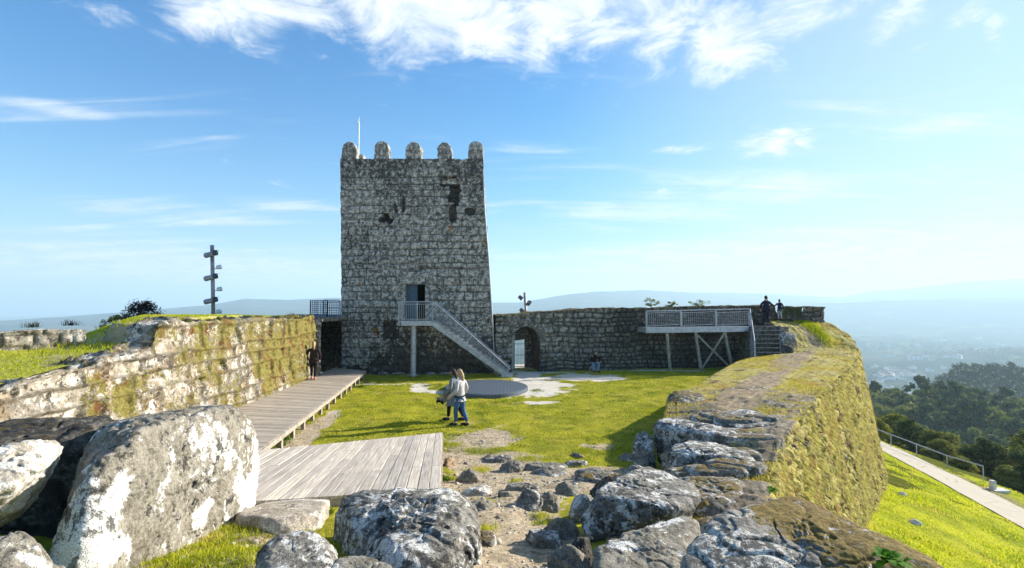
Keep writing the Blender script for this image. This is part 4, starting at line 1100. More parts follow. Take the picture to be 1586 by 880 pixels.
for y_, lft in ((yn, True), (yf + .02, False)):
    mb = MB()
    top0, top1 = Vector((lx1 - .02, y_, zl + hr)), Vector((xe + .12, y_, .38))
    if lft:
        mb.tube([(lx0, y_, zl + hr), (lx1 - .02, y_, zl + hr)], .028, 8)
        for z_ in (.08, .86): mb.bar((lx0 + .05, y_, zl + z_), (lx1, y_, zl + z_), .02, .03)
        mb.bar((lx0, y_, zl - .2), (lx0, y_, zl + hr), .05, .05)
        mb.bar((lx0 + .95, y_, zl), (lx0 + .95, y_, zl + hr), .04, .04)
        mb.bar((lx1 - .05, y_, zl), (lx1 - .05, y_, zl + hr), .04, .04)
        x_ = lx0 + .12
        while x_ < lx1 - .1: mb.bar((x_, y_, zl + .08), (x_, y_, zl + .86), .012, .012); x_ += .095
    mb.tube([top0, top1], .030, 8)
    nrm_ = Vector((-sl.z, 0, sl.x)) if sl.x > 0 else Vector((sl.z, 0, -sl.x)); nrm_ = Vector((.58, 0, .81))
    # raked infill: bars parallel to the slope in three panels
    d_ = (top1 - top0); 
    for a, b in ((.05, .40), (.42, .74), (.76, .985)):
        p_a, p_b = top0 + d_ * a, top0 + d_ * b
        for q_, off in ((p_a, 0), (p_b, 0)): mb.bar(q_ - nrm_ * .06, q_ - nrm_ * .72, .022, .022)
        for j in range(9):
            o_ = nrm_ * (.10 + .075 * j); mb.bar(p_a - o_, p_b - o_, .011, .011)
    for t in (.02, .5, .99): q_ = top0 + d_ * t; mb.bar(q_, q_ - nrm_ * .80, .035, .035)
    cp_(mb.build('railing', M['steel']), tsx)
mb = MB(); x_ = lx0
mb.tube([(x_, yn, zl + hr), (x_, 27.85, zl + hr)], .028, 8)
for k in range(10): mb.bar((x_, yn + .1 + k * .11, zl + .06), (x_, yn + .1 + k * .11, zl + hr), .012, .012)
cp_(mb.build('railing', M['steel']), tsx)
mb = MB(); mb.box((xe - .05, 27.2, .02), (.6, 1.2, .14), bev=.02); cp_(mb.build('foot_slab', M['concrete']), tsx)

# round cistern cover
ccx, ccy = -1.55, 24.6
x0_, _, _ = atz(688, 600, .1); x1_, _, _ = atz(818, 600, .1); ccx = (x0_ + x1_) / 2; crx = (x1_ - x0_) / 2
_, y0_, _ = atz(753, 612, .1); _, y1_, _ = atz(753, 588.5, .1); ccy = (y0_ + y1_) / 2; cry = (y1_ - y0_) / 2
mb = MB(); n_ = 64
ring = [(ccx + crx * math.cos(2 * math.pi * k / n_), ccy + cry * math.sin(2 * math.pi * k / n_)) for k in range(n_)]
vs = [(a, b, -.1) for a, b in ring] + [(a, b, .10) for a, b in ring] + [(ccx + (a - ccx) * .97, ccy + (b - ccy) * .97, .13) for a, b in ring]
fs = [(k, (k + 1) % n_, n_ + (k + 1) % n_, n_ + k) for k in range(n_)] + [(n_ + k, n_ + (k + 1) % n_, 2 * n_ + (k + 1) % n_, 2 * n_ + k) for k in range(n_)] + [tuple(2 * n_ + k for k in range(n_))]
mb.add(vs, fs)
m_, q, b, out = newmat('cover_steel')
oc = q.node('ShaderNodeTexCoord').outputs['Object']; wv_ = q.node('ShaderNodeTexWave'); wv_.inputs['Scale'].default_value = 2.2; q.l.new(oc, wv_.inputs[0]); n2 = q.noise(oc, 5, 5, .7)
c = q.mix(n2, (.07, .09, .115), (.13, .16, .20)); c = q.mix(q.ss(wv_.outputs['Fac'], .93, .99), c, (.06, .07, .08))
q.l.new(c, b.inputs['Base Color']); b.inputs['Roughness'].default_value = .55; b.inputs['Metallic'].default_value = .3
cc = mb.build('cistern_cover', m_); cc.data.materials.append(M['steel']); tag(cc, 'large round blue-grey metal cover set in the lawn at the foot of the stair', 'cover')

# ------------------------------------------------------------------ viewing platform and stair at the far right
vp = empty('viewing_platform', (10.6, 30, 0)); tag(vp, 'raised grey wooden viewing platform on braced posts against the far wall', 'platform')
pa = Vector((px_at(1000.5, 28.95), 28.95, 2.42)); pb_ = Vector((px_at(1162, 30.15), 30.15, 2.44)); dv = (pb_ - pa); dn = Vector((dv.x, dv.y, 0)).normalized(); bk = Vector((-dn.y, dn.x, 0))
Mp = Matrix(((dn.x, bk.x, 0), (dn.y, bk.y, 0), (0, 0, 1)))
mb = MB(); mid = (pa + pb_) / 2
nb_ = int(dv.length / .15)
for k in range(nb_): mb.box(pa + dv * ((k + .5) / nb_) + bk * .62 + Vector((0, 0, -.02)), (.14, 1.28, .04), Mp)
cp_(mb.build('deck_boards', M['steel']), vp)
mb = MB(); mb.bar(pa + Vector((0, 0, -.17)), pb_ + Vector((0, 0, -.17)), .07, .26, bev=.01); mb.bar(pa + bk * 1.1 + Vector((0, 0, -.17)), pb_ + bk * 1.1 + Vector((0, 0, -.17)), .07, .24)
for t in (0, .33, .66, 1): mb.bar(pa + dv * t + Vector((0, 0, -.17)), pa + dv * t + bk * 1.2 + Vector((0, 0, -.17)), .06, .2)
cp_(mb.build('frame_beam', M['steel']), vp)
bases = []
for p_t, p_b in ((1031, 1036.5), (1078, 1084), (1127, 1132)):
    t = (px_at(p_t, 29.4) - pa.x) / dv.x; q1 = pa + dv * t + Vector((0, 0, -.28)) + bk * .06; q0 = Vector((px_at(p_b, q1.y), q1.y, -.05))
    mb = MB(); mb.bar(q0, q1, .15, .15, up=(0, 1, 0), bev=.01); cp_(mb.build('post', M['woodbeam']), vp); bases.append((q0, q1))
for s_a, s_b in (((1, 1), (2, 0)), ((1, 0), (2, 1))):
    mb = MB(); q0 = bases[s_a[0]][s_a[1]]; q1 = bases[s_b[0]][s_b[1]]
    sh = Vector((0, -.09 - .05 * s_a[1], 0)); mb.bar(q0.lerp(q1, .03) + sh + Vector((0, 0, .1 if s_a[1] == 0 else -.1)), q1.lerp(q0, .03) + sh, .10, .05, up=(0, 1, 0)); cp_(mb.build('brace', M['woodbeam']), vp)
mb = MB(); up_ = Vector((0, 0, 1))
for t in (0, .325, .66, .985):
    q_ = pa + dv * t; mb.bar(q_ - up_ * .3, q_ + up_ * (.93 + .10 * t), .06, .06)
    q_ = q_ + dn * .0
mb.bar(pa + up_ * .93, pb_ + up_ * 1.03, .05, .05); 
for a, b in ((.01, .315), (.335, .65), (.67, .975)):
    q0, q1 = pa + dv * a, pa + dv * b
    for z_ in (.10, .82): mb.bar(q0 + up_ * z_, q1 + up_ * (z_ + .06), .02, .03)
    mb.bar(q0 + up_ * .1, q0 + up_ * .85, .02, .02); mb.bar(q1 + up_ * .1, q1 + up_ * .87, .02, .02)
    for k in range(1, 16): qq = q0.lerp(q1, k / 16); mb.bar(qq + up_ * .1, qq + up_ * .84, .010, .010)
    for k in range(1, 8): mb.bar(q0 + up_ * (.1 + .09 * k), q1 + up_ * (.14 + .09 * k), .008, .008)
cp_(mb.build('railing', M['steel']), vp)
# wooden steps
ws = empty('wooden_steps', (14.6, 29.2, .85)); tag(ws, 'flight of grey wooden steps climbing beside the viewing platform to the wall top', 'steps')
zs0, zs1 = .86, 2.46; ys0, ys1 = 28.25, 30.0
nt_ = 8
for k in range(nt_):
    t = k / (nt_ - 1); y_ = ys0 + (ys1 - ys0) * t; z_ = zs0 + (zs1 - zs0) * t
    mb = MB(); mb.box((px_at(1184, y_) + .02, y_, z_), (px_at(1206, y_) - px_at(1164, y_), .26, .05), bev=.008); cp_(mb.build('tread', M['stairwood']), ws)
for p_ in (1163, 1207):
    mb = MB(); mb.bar((px_at(p_, ys0 - .1), ys0 - .1, zs0 - .12), (px_at(p_, ys1 + .1), ys1 + .1, zs1 - .05), .07, .24); cp_(mb.build('stringer', M['stairwood']), ws)
mb = MB(); mb.tube([(px_at(1161, 30.1), 30.1, 3.46), (px_at(1167, 28.1), 28.1, 1.75)], .035, 8); mb.bar((px_at(1167, 28.1), 28.1, .8), (px_at(1167, 28.1), 28.1, 1.78), .07, .07); mb.bar((px_at(1161, 30.1), 30.1, 2.3), (px_at(1161, 30.1), 30.1, 3.48), .07, .07)
cp_(mb.build('handrail', M['steel'], smooth=False), ws)
mb = MB(); mb.box((14.9, 30.85, 1.15), (2.3, 1.7, 2.55), bev=.03); o = mb.build('landing_block', M['farwall']); tag(o, 'stone landing at the head of the wooden steps', 'landing')
# slab lying on the far wall top
mb = MB(); a_, b_ = at(848, 482.5, 30.3), at(947, 477, 31.2); mb.bar(a_, b_, .9, .09, bev=.02); mb.bar((a_[0] + .3, a_[1], a_[2] - .14), (b_[0] - .3, b_[1], b_[2] - .14), .5, .24)
o = mb.build('capping_slab', M['rock_grey']); tag(o, 'long thin stone slab lying along the top of the curtain wall', 'slab')

# ------------------------------------------------------------------ planked surfaces
def planks(name, strips, thick, dirv, mat, parent):
    """strips: list of 4 top corners; one mesh, per-plank tone, uv along the grain"""
    V = []; Fq = []; rn = []; uv = []
    rg = random.Random(len(strips)); d3 = Vector(dirv).normalized(); pr = Vector((-d3.y, d3.x, 0))
    for k, c in enumerate(strips):
        c = [Vector(x) for x in c]; n0 = len(V); r = rg.random(); jz = rg.uniform(-.004, .004)
        ctr = sum(c, Vector()) / 4
        cb = [x.copy() for x in c]
        for i_, x in enumerate(c): x.z += jz
        bev = .006; ci_ = [x + (ctr - x).normalized() * 0 + (pr * (bev if (ctr - x).dot(pr) > 0 else -bev)) for x in c]
        mid_ = [Vector((x.x, x.y, x.z - bev)) for x in c]
        low = [Vector((x.x, x.y, x.z - thick)) for x in c]
        V += ci_ + mid_ + low
        for f in ((0, 1, 2, 3), (0, 4, 5, 1), (1, 5, 6, 2), (2, 6, 7, 3), (3, 7, 4, 0), (4, 8, 9, 5), (5, 9, 10, 6), (6, 10, 11, 7), (7, 11, 8, 4)):
            Fq.append([n0 + x for x in f])
        rn += [r] * 12
        uv += [(v.dot(d3) + r * 37, (v.dot(pr)) + r * 11) for v in (ci_ + mid_ + low)]
    o = rawmesh(name, np.array([v[:] for v in V]), np.array(Fq), 4, mat, parent, False, {'rnd': rn})
    me = o.data; ul = me.uv_layers.new(name='plank'); li = np.zeros(len(me.loops), dtype=np.int32); me.loops.foreach_get('vertex_index', li)
    ul.data.foreach_set('uv', np.array(uv, dtype=np.float32)[li].ravel())
    bm = bmesh.new(); bm.from_mesh(me); bmesh.ops.recalc_face_normals(bm, faces=bm.faces); bm.to_mesh(me); bm.free()
    return o
# boardwalk along the left wall
bw_ = empty('boardwalk', (-7, 18, .3)); tag(bw_, 'raised timber boardwalk running along the left wall towards the keep', 'boardwalk')
zb_ = .38
A0, A1 = Vector((-5.35, 9.0, zb_)), Vector((-7.38, 26.2, zb_)); B0, B1 = Vector((-8.50, 9.0, zb_)), Vector((-9.35, 27.4, zb_))
nb_ = int((A1 - A0).length / .148); strips = []
for k in range(nb_):
    t0, t1 = (k + .03) / nb_, (k + .97) / nb_
    a0, a1, b0, b1 = A0.lerp(A1, t0), A0.lerp(A1, t1), B0.lerp(B1, t0), B0.lerp(B1, t1)
    for b_ in (b0, b1): 
        lim = float(leftx(b_.y)) + .10
        if b_.x < lim and b_.y < 24: b_.x = lim
    strips.append([a0, a1, b1, b0])
o = planks('deck_boards', strips, .035, (-1, -.12, 0), M['walkwood'], None); cp_(o, bw_)
mb = MB(); mb.bar(A0 + Vector((.02, 0, -.07)), A1 + Vector((.02, 0, -.07)), .05, .12); cp_(mb.build('edge_beam', M['woodbeam']), bw_)
mb = MB(); mb.bar(A0.lerp(B0, .5) - Vector((0, 0, .10)), A1.lerp(B1, .5) - Vector((0, 0, .10)), .06, .12); cp_(mb.build('joist', M['woodbeam']), bw_)
for k in range(17):
    t = (k + .3) / 17; q_ = A0.lerp(A1, t) + Vector((-.05, 0, 0)); mb = MB(); mb.box((q_.x, q_.y, zb_ / 2 - .1), (.10, .10, zb_ + .08)); cp_(mb.build('post', M['woodbeam']), bw_)
# sloping deck in the middle
dk = empty('sloping_deck', (-4, 10, .5)); tag(dk, 'sloping platform of pale weathered planks in the middle foreground', 'deck')
def onplane(px_, py_):
    a, b = ray(px_, py_); c0 = .30 + .094 * 13.5    # z = c0 - .094 Y ; z = EYE + bY
    Yd = (c0 - EYE) / (b + .094); return Vector((a * Yd, Yd, EYE + b * Yd))
FR, FL, NR, NL = onplane(685, 670), onplane(402, 697.5), onplane(683, 757), onplane(398, 776)
pd = Vector((-.129, 1, 0)).normalized(); pp = Vector((pd.y, -pd.x, 0))
def ls(p): return p.dot(pp), p.dot(pd)
def edge_s(P0, P1, u):
    a, b = ls(P0), ls(P1); return a[1] + (b[1] - a[1]) * (u - a[0]) / (b[0] - a[0])
u1 = ls(FR)[0]; u0 = u1 - 5.6; wpl = .176; strips = []; k = 0; u = u1; rgd = random.Random(4)
def pz(u, s): x = pp * u + pd * s; return Vector((x.x, x.y, .30 + .094 * (13.5 - x.y)))
while u > u0:
    ua, ub = u - wpl + .007, u - .004
    sa0, sa1 = edge_s(NR, NL, ua), edge_s(FR, FL, ua); sb0, sb1 = edge_s(NR, NL, ub), edge_s(FR, FL, ub)
    sa0 = max(sa0, 5.2); sb0 = max(sb0, 5.2)
    cut = sa0 + (sa1 - sa0) * rgd.choice([.3, .55, .75])
    strips.append([pz(ua, sa0), pz(ub, sb0), pz(ub, cut - .003), pz(ua, cut - .003)]); strips.append([pz(ua, cut + .003), pz(ub, cut + .003), pz(ub, sb1), pz(ua, sa1)])
    u -= wpl
o = planks('deck_boards', strips, .04, tuple(pd), M['deckwood'], None); cp_(o, dk)
mb = MB(); mb.bar(pz(u1 + .0, ls(NR)[1]) - Vector((0, 0, .13)), pz(u1 + .0, ls(FR)[1] - .02) - Vector((0, 0, .13)), .05, .18); cp_(mb.build('side_beam', M['woodbeam']), dk)
mb = MB(); mb.bar(pz(u1, ls(FR)[1] - .06) - Vector((0, 0, .14)), pz(u0, edge_s(FR, FL, u0) - .06) - Vector((0, 0, .14)), .05, .18); cp_(mb.build('front_beam', M['woodbeam']), dk)
mb = MB(); mb.bar(pz(u1, ls(NR)[1] + .04) - Vector((0, 0, .15)), pz(u0, edge_s(NR, NL, u0) + .04) - Vector((0, 0, .15)), .06, .22); cp_(mb.build('rear_beam', M['woodbeam']), dk)

# ------------------------------------------------------------------ lighting masts, rails
lm = empty('floodlight_mast', (at(331, 492, 24)[0], 24, 2.6)); tag(lm, 'tall grey mast with six spotlights standing on the left wall', 'floodlight mast')
xt, xb = at(328.5, 380, 24), at(331.5, 494, 24)
mb = MB(); mb.tube([(xb[0], 24, 2.4), (xt[0], 24, xt[2])], .085, 14); cp_(mb.build('pole', M['lampgrey'], smooth=True), lm)
for (px_, py_, s) in ((326, 394, -1), (326, 430, -1), (326, 466, -1)):
    c_ = Vector(at(px_, py_, 23.8)); d_ = Vector((.93, -.05, .22)).normalized()
    mb = MB(); mb.tube([c_ - d_ * .27, c_ - d_ * .22, c_ + d_ * .16], [.11, .125, .105], 14); o = mb.build('spotlight', M['lampgrey'], smooth=False); cp_(o, lm)
    mb = MB(); mb.tube([c_ + d_ * .16, c_ + d_ * .30], [.11, .12], 14); mb.box(c_ + d_ * .24 + Vector((0, 0, .12)), (.22, .26, .015)); h_ = mb.build('hood', M['darksteel']); cp_(h_, lm)
    mb = MB(); mb.bar(c_ + Vector((.05, .02, 0)), c_ + Vector((.1, .2, 0)), .05, .05); cp_(mb.build('bracket', M['lampgrey']), lm)
for (px_, py_) in ((339, 414), (340, 448), (339, 483)):
    c_ = Vector(at(px_, py_, 24.1)); d_ = Vector((.8, .5, .25)).normalized()
    mb = MB(); mb.tube([c_ - d_ * .12, c_ + d_ * .10], [.07, .115], 14); cp_(mb.build('spotlight', M['glass'], smooth=False), lm)
    mb = MB(); mb.bar(c_ + Vector((-.2, -.02, -.08)), c_ + Vector((.02, 0, -.03)), .03, .03); mb.bar(c_ + Vector((-.12, 0, .1)), c_ + Vector((.16, 0, .02)), .02, .02); cp_(mb.build('bracket', M['lampgrey']), lm)
fm = empty('small_floodlight_mast', (at(814, 488, 33)[0], 33, 1)); tag(fm, 'short dark mast with three lamps behind the curtain wall right of the keep', 'floodlight mast')
a_, b_ = at(812.5, 453, 33), at(815, 490, 33)
mb = MB(); mb.tube([(b_[0], 33, -3), (b_[0], 33, b_[2]), a_], .085, 10); cp_(mb.build('pole', M['lampgrey'], smooth=True), fm)
for (px_, py_, s) in ((806, 461, -1), (819, 470, 1), (808, 481, -1)):
    c_ = Vector(at(px_, py_, 32.9)); d_ = Vector((.75 * -s, 0, -.6)).normalized() if s < 0 else Vector((.3, -.8, .5)).normalized()
    mb = MB(); mb.tube([c_ - d_ * .14, c_ + d_ * .16], [.11, .14], 12); cp_(mb.build('spotlight', M['darksteel']), fm)
    mb = MB(); mb.bar(c_, (at(813, py_, 33)[0], 33, c_[2]), .04, .04); cp_(mb.build('bracket', M['darksteel']), fm)
# railing cage above the passage
rl = empty('passage_railing', (-9.6, 25, 3.08)); tag(rl, 'blue-grey barred railing on top of the passage left of the keep', 'railing')
mb = MB()
def cage(x0, y0, x1, y1, z0, h, nb, nh):
    mb.bar((x0, y0, z0), (x0, y0, z0 + h), .04, .04); mb.bar((x1, y1, z0), (x1, y1, z0 + h), .04, .04)
    for k in range(nb + 1):
        t = k / nb; mb.bar((x0 + (x1 - x0) * t, y0 + (y1 - y0) * t, z0), (x0 + (x1 - x0) * t, y0 + (y1 - y0) * t, z0 + h), .03 if k % 4 == 0 else .013, .02)
    for k in range(nh + 1):
        z_ = z0 + .06 + (h - .06) * k / nh; mb.bar((x0, y0, z_), (x1, y1, z_), .02 if k in (0, nh) else .014, .03)
c0_, c1_ = px_at(481, 24.4), px_at(507, 24.4)
cage(c0_, 24.4, c1_, 24.4, 3.09, .80, 8, 8); cage(c0_, 24.4, c0_ - .1, 26.4, 3.09, .80, 8, 2); cage(c0_ - .1, 26.4, c1_ - .1, 26.4, 3.09, .85, 8, 6)
cage(px_at(508, 26.4), 26.4, px_at(528, 27.4), 27.4, 3.09, .80, 6, 2); cage(c1_, 24.4, px_at(508, 26.4), 26.4, 3.09, .8, 8, 2)
cp_(mb.build('bars', simple('blue_grey_rail_paint', (.06, .10, .20), (.12, .17, .30), rough=.5)), rl)
# railing beyond the foot path
fr = empty('path_railing', (31.5, 40, -7.5)); tag(fr, 'thin metal handrail on posts along the far side of the footpath', 'railing')
rp = [(32.0, 35.6), (31.9, 38.4), (31.7, 41.0), (31.6, 43.6), (31.7, 46.5), (32, 50), (32.2, 54)]
tops = []
for x_, y_ in rp:
    z_ = float(hill_z(np.array([x_]), np.array([y_]))[0]); tops.append((x_, y_, z_ + 1.05)); mb = MB(); mb.bar((x_, y_, z_ - .2), (x_, y_, z_ + 1.05), .05, .05); cp_(mb.build('post', M['steel']), fr)
mb = MB(); mb.tube(tops, .045, 8); cp_(mb.build('handrail', M['steel'], smooth=True), fr)
x_, y_, z_ = 30.4, 33.2, 0; z_ = float(hill_z(np.array([x_]), np.array([y_]))[0])
mb = MB(); mb.box((x_, y_, z_ + .28), (.30, .30, .7), bev=.04); mb.box((x_ + .25, y_ - .1, z_ + .04), (1.0, .7, .16), bev=.03); o = mb.build('marker_post', M['concrete']); tag(o, 'stubby white marker post on its slab at the path edge', 'marker post')
for k, (p_, q_, s) in enumerate(((1396, 768, .30), (1418, 812, .34), (1371, 737, .22))):
    a, b = ray(p_, q_); Yd = 21.
    for it in range(30): Yd = Yd + ((float(hill_z(np.array([a * Yd]), np.array([Yd]))[0]) - EYE) / b - Yd) * .5
    gx_, gy_ = a * Yd, Yd; gz_ = float(hill_z(np.array([gx_]), np.array([gy_]))[0])
    rock('pale_stone', ['flat white stone in the turf outside the rampart', 'upright pale stone lowest on the turf slope', 'small greyish stone in the turf close to the rampart foot'][k], ellrock(gx_, gy_, gz_ + .04, s, s * .6, .16, 400 + k), M['concrete'] if k < 2 else M['rock_grey'], 400 + k, sub=4, amp=.6, cat='stone', group='loose stones on the slope')
# ------------------------------------------------------------------ rocks (outlines measured in the photograph, at their own depths)
# big pale boulder at the left
def pts3(l): return [at(*q) for q in l]
big = pts3([(84, 800, 3.95), (80, 900, 3.9), (125, 715, 4.25), (198, 656, 4.9), (268, 636, 5.9), (330, 622, 6.6), (384, 618, 7.3), (407, 645, 7.5), (406, 700, 7.5), (398, 762, 7.35), (340, 806, 6.3), (240, 856, 5.0), (150, 905, 4.2)])
c_ = [(q[0] - .30, q[1] + .25, q[2] - .42) for q in big[2:4]] + [(q[0] - 1.15, q[1] + .35, q[2] - .16) for q in big[4:8]] + [(q[0] - .5, q[1] + .2, q[2] + .03) for q in big[4:7]] + [(q[0] - .12, q[1] + .4, q[2]) for q in big[:2]] + [(q[0] + .02, q[1], q[2] - .6) for q in big[8:]] + [(q[0] - .8, q[1] + .3, q[2] - .6) for q in big[8:]] + [(-3.9, 4.2, .9), (-3.6, 3.9, .9)]
rock('boulder', 'huge pale lichen-blotched boulder beside the boardwalk at the left', big + c_, M['rock_pale'], 11, sub=7, p=26, amp=.95, chips=22, crack=1.0)
rock('boulder', 'rounded cream boulder at the far left edge below the mossy slab', pts3([(-80, 700, 4.3), (-20, 690, 4.4), (35, 678, 4.6), (68, 684, 4.7), (72, 708, 4.5), (25, 752, 4.1), (-30, 772, 3.9), (-80, 785, 3.8)]) + [(q[0] - .35, q[1] + .7, q[2] - .15) for q in pts3([(-20, 690, 4.4), (68, 684, 4.7), (25, 752, 4.1)])] + [(-4.8, 4.2, 1.5), (-4.6, 4.9, 1.5)], M['rock_cream'], 12, sub=6, p=8, amp=1.1)
rock('rock_slab', 'long low mossy slab between the left wall and the big boulder', pts3([(-80, 668, 6.2), (0, 650, 6.6), (60, 638, 7.0), (150, 628, 7.4), (225, 632, 7.2), (215, 646, 6.5), (110, 668, 5.9), (-60, 690, 5.5)]) + [(-6.6, 5.6, .9), (-4.7, 6.0, .8), (-6.0, 7.6, .9), (-4.6, 6.9, .8), (-8, 6.2, 1.0), (-5.0, 5.9, .8)], M['rock_dark'], 13, sub=6, p=12, cat='rock slab')
rock('boulder', 'dark shadowed rock in the bottom left corner', pts3([(-60, 840, 2.6), (0, 822, 2.8), (40, 822, 2.9), (62, 850, 2.8), (66, 900, 2.7), (-50, 930, 2.4)]) + [(-3.0, 3.4, 1.6), (-2.5, 3.4, 1.5), (-3.0, 2.6, 1.3), (-2.3, 2.6, 1.3)], M['rock_pale'], 14, sub=6, amp=.9)
# centre foreground
mid = pts3([(503, 772, 5.9), (522, 757, 6.1), (600, 756, 6.2), (680, 752, 6.2), (724, 760, 6.1), (742, 792, 5.6), (746, 850, 4.8), (744, 920, 4.3), (640, 812, 4.9), (560, 850, 4.6), (520, 810, 5.3), (600, 910, 4.0), (690, 800, 5.0), (660, 925, 4.0)])
mid += [(-1.9, 6.5, 1.1), (-.4, 6.5, 1.1), (-1.9, 5.6, .7), (-1.2, 4.2, 1.0), (-.3, 4.3, 1.0), (-.3, 6.2, .8)]
mid = [(q_[0], q_[1], q_[2] + .05) for q_ in mid]
rock('boulder', 'large craggy grey and white rock in the middle foreground by the path', mid, M['rock_grey'], 21, sub=7, p=26, amp=1.1, crack=1.1, chips=60, dents=[(at(560, 800, 4.9), .25, .18), (at(650, 850, 4.5), .2, .10)])
rock('boulder', 'smooth round-topped grey stone with a pit left of the craggy rock', pts3([(398, 850, 3.9), (410, 826, 4.1), (460, 815, 4.2), (505, 832, 4.15), (520, 862, 4.0), (512, 900, 3.7), (420, 910, 3.6)]) + [(-1.9, 4.5, 1.5), (-1.45, 4.5, 1.5), (-1.95, 3.7, 1.3), (-1.3, 3.7, 1.3)], M['rock_grey'], 22, sub=6, p=12, amp=.5, dents=[(at(468, 842, 3.95), .035, .05), (at(440, 855, 3.8), .03, .04)])
rock('boulder', 'low pale rock at the bottom edge below the craggy rock', pts3([(512, 880, 3.4), (530, 860, 3.6), (580, 853, 3.6), (612, 870, 3.5), (620, 910, 3.3), (520, 915, 3.2)]) + [(-1.2, 3.3, 1.5), (-.8, 3.2, 1.5), (-1.0, 3.9, 1.5)], M['rock_pale'], 23, sub=6, amp=.9)
rock('rock_slab', 'pinkish bare slab sloping up to the near edge of the plank deck', [(q_[0], q_[1], q_[2] - .01) for q_ in pts3([(392, 776, 7.4), (440, 773, 7.6), (512, 768, 7.4), (500, 790, 6.6), (450, 804, 6.1), (396, 798, 6.2), (360, 798, 6.3)])] + [(-3.4, 6.1, .5), (-2.2, 6.2, .5), (-3.5, 7.4, .4), (-2.4, 7.4, .4)], stone('pinkish_granite', dark=(.26, .22, .17), mid=(.50, .45, .38), white=(.74, .70, .63), lich=.35, black=.25, up_moss=.25), 24, sub=6, amp=.4, cat='rock slab')
# right foreground
ra = pts3([(886, 790, 5.7), (903, 762, 5.9), (921, 747, 6.05), (955, 735, 6.5), (1000, 714, 7.2), (1040, 733, 7.2), (1062, 745, 7.0), (1095, 760, 6.3), (1090, 778, 5.75), (1052, 786, 5.5), (965, 774, 5.6), (1045, 800, 5.75), (1000, 818, 5.75), (930, 838, 5.6), (893, 812, 5.65)])
ra += [(.85, 5.8, .9), (1.7, 5.9, .8), (1.0, 6.6, .8), (2.4, 6.9, .9), (2.2, 6.2, 1.2)]
rock('boulder', 'grey slab-like boulder with a black shadowed front on the right of the path', ra, M['rock_grey'], 31, sub=7, p=24, amp=.9)
rock('boulder', 'pale wedge rock squeezed between the two largest boulders at lower right', pts3([(898, 858, 4.3), (930, 836, 4.6), (1000, 812, 5.0), (1055, 790, 5.3), (1085, 790, 5.2), (1060, 840, 4.6), (1045, 900, 4.1), (910, 910, 3.9)]) + [(.7, 4.6, 1.1), (1.7, 5.0, 1.0), (.7, 3.9, 1.1), (1.5, 3.9, 1.1)], M['rock_pale'], 32, sub=6, p=14, amp=1.0)
rc = pts3([(1036, 880, 3.35), (1055, 800, 3.8), (1075, 785, 3.95), (1120, 778, 4.05), (1205, 754, 4.5), (1235, 757, 4.55), (1300, 788, 4.2), (1395, 832, 3.8), (1460, 850, 3.6), (1535, 892, 3.35), (1030, 940, 3.1), (1150, 830, 3.6), (1250, 850, 3.4)])
rc += [(1.1, 3.0, 1.2), (2.9, 3.1, 1.2), (2.9, 3.9, 1.2), (1.3, 3.9, 1.1), (2.5, 4.4, 1.1), (2.3, 2.6, 1.3)]
rock('boulder', 'biggest lichen-crusted boulder at the bottom right with a brown mossy back', rc, M['rock_face'], 33, sub=7, p=24, amp=.95, crack=.8, chips=30, moss_x=(1.5, 2.4))
# blocks along the inner edge of the rampart
def edgeblock(label, out, lows, seed, mat='rock_grey', sub=6, amp=1.0, p=18):
    o = pts3(out); zl_ = min(q[2] for q in o) - .5
    rock('edge_block', label, o + [(a, b, zl_ if c is None else c) for a, b, c in lows], M[mat], seed, sub=sub, amp=amp, cat='stone block', group='rough blocks along the rampart edge', p=p)
edgeblock('farthest black-faced block on the rampart edge, grass growing beside it', [(1030, 612, 15.6), (1034, 604, 15.8), (1060, 602, 16), (1098, 610, 15.6), (1090, 632, 14.6), (1035, 640, 14.6)], [(4.6, 14.8, .1), (5.5, 14.8, .2), (4.9, 16.2, .1), (5.9, 16.2, .3)], 41, 'rock_moss', 5)
edgeblock('long dark block with pale top on the rampart edge above the lawn', [(1000, 662, 11.2), (1003, 648, 11.4), (1040, 643, 11.7), (1080, 652, 11.2), (1140, 666, 10.5), (1172, 679, 10.0), (1050, 660, 10.7), (1110, 676, 10.2), (1120, 694, 10.4), (1050, 696, 10.9), (1008, 698, 11.2)], [(3.1, 11.2, .2), (4.3, 10.4, .3), (3.2, 11.6, .2), (4.6, 11.0, .3)], 42, amp=.9)
edgeblock('small stone leaning against the end of the long dark block', [(978, 690, 11.0), (982, 668, 11.3), (998, 662, 11.3), (1012, 672, 11.0), (1010, 702, 10.6)], [(2.5, 10.7, .0), (3.0, 10.7, .0), (2.7, 11.4, .0)], 43, sub=5)
edgeblock('sloping block with a lichened top just below the long dark block', [(1025, 702, 8.9), (1035, 690, 9.2), (1080, 680, 9.6), (1120, 684, 9.5), (1185, 703, 8.8), (1165, 712, 8.45), (1095, 702, 8.55), (1045, 704, 8.7), (1160, 732, 8.5), (1090, 736, 8.6), (1032, 728, 8.8)], [(2.5, 8.5, .3), (3.6, 8.3, .4), (2.8, 9.4, .3), (4.0, 9.2, .5)], 44, amp=.9)
edgeblock('broad mossy block joining the dark-fronted boulder to the wall face', [(1050, 742, 7.4), (1085, 735, 7.7), (1140, 730, 7.8), (1150, 752, 7.2), (1148, 775, 6.6), (1090, 782, 6.3), (1065, 760, 6.8)], [(2.0, 6.5, .4), (3.0, 6.4, .4), (2.2, 7.5, .4), (3.3, 7.6, .5)], 45, 'rock_moss', amp=.8)
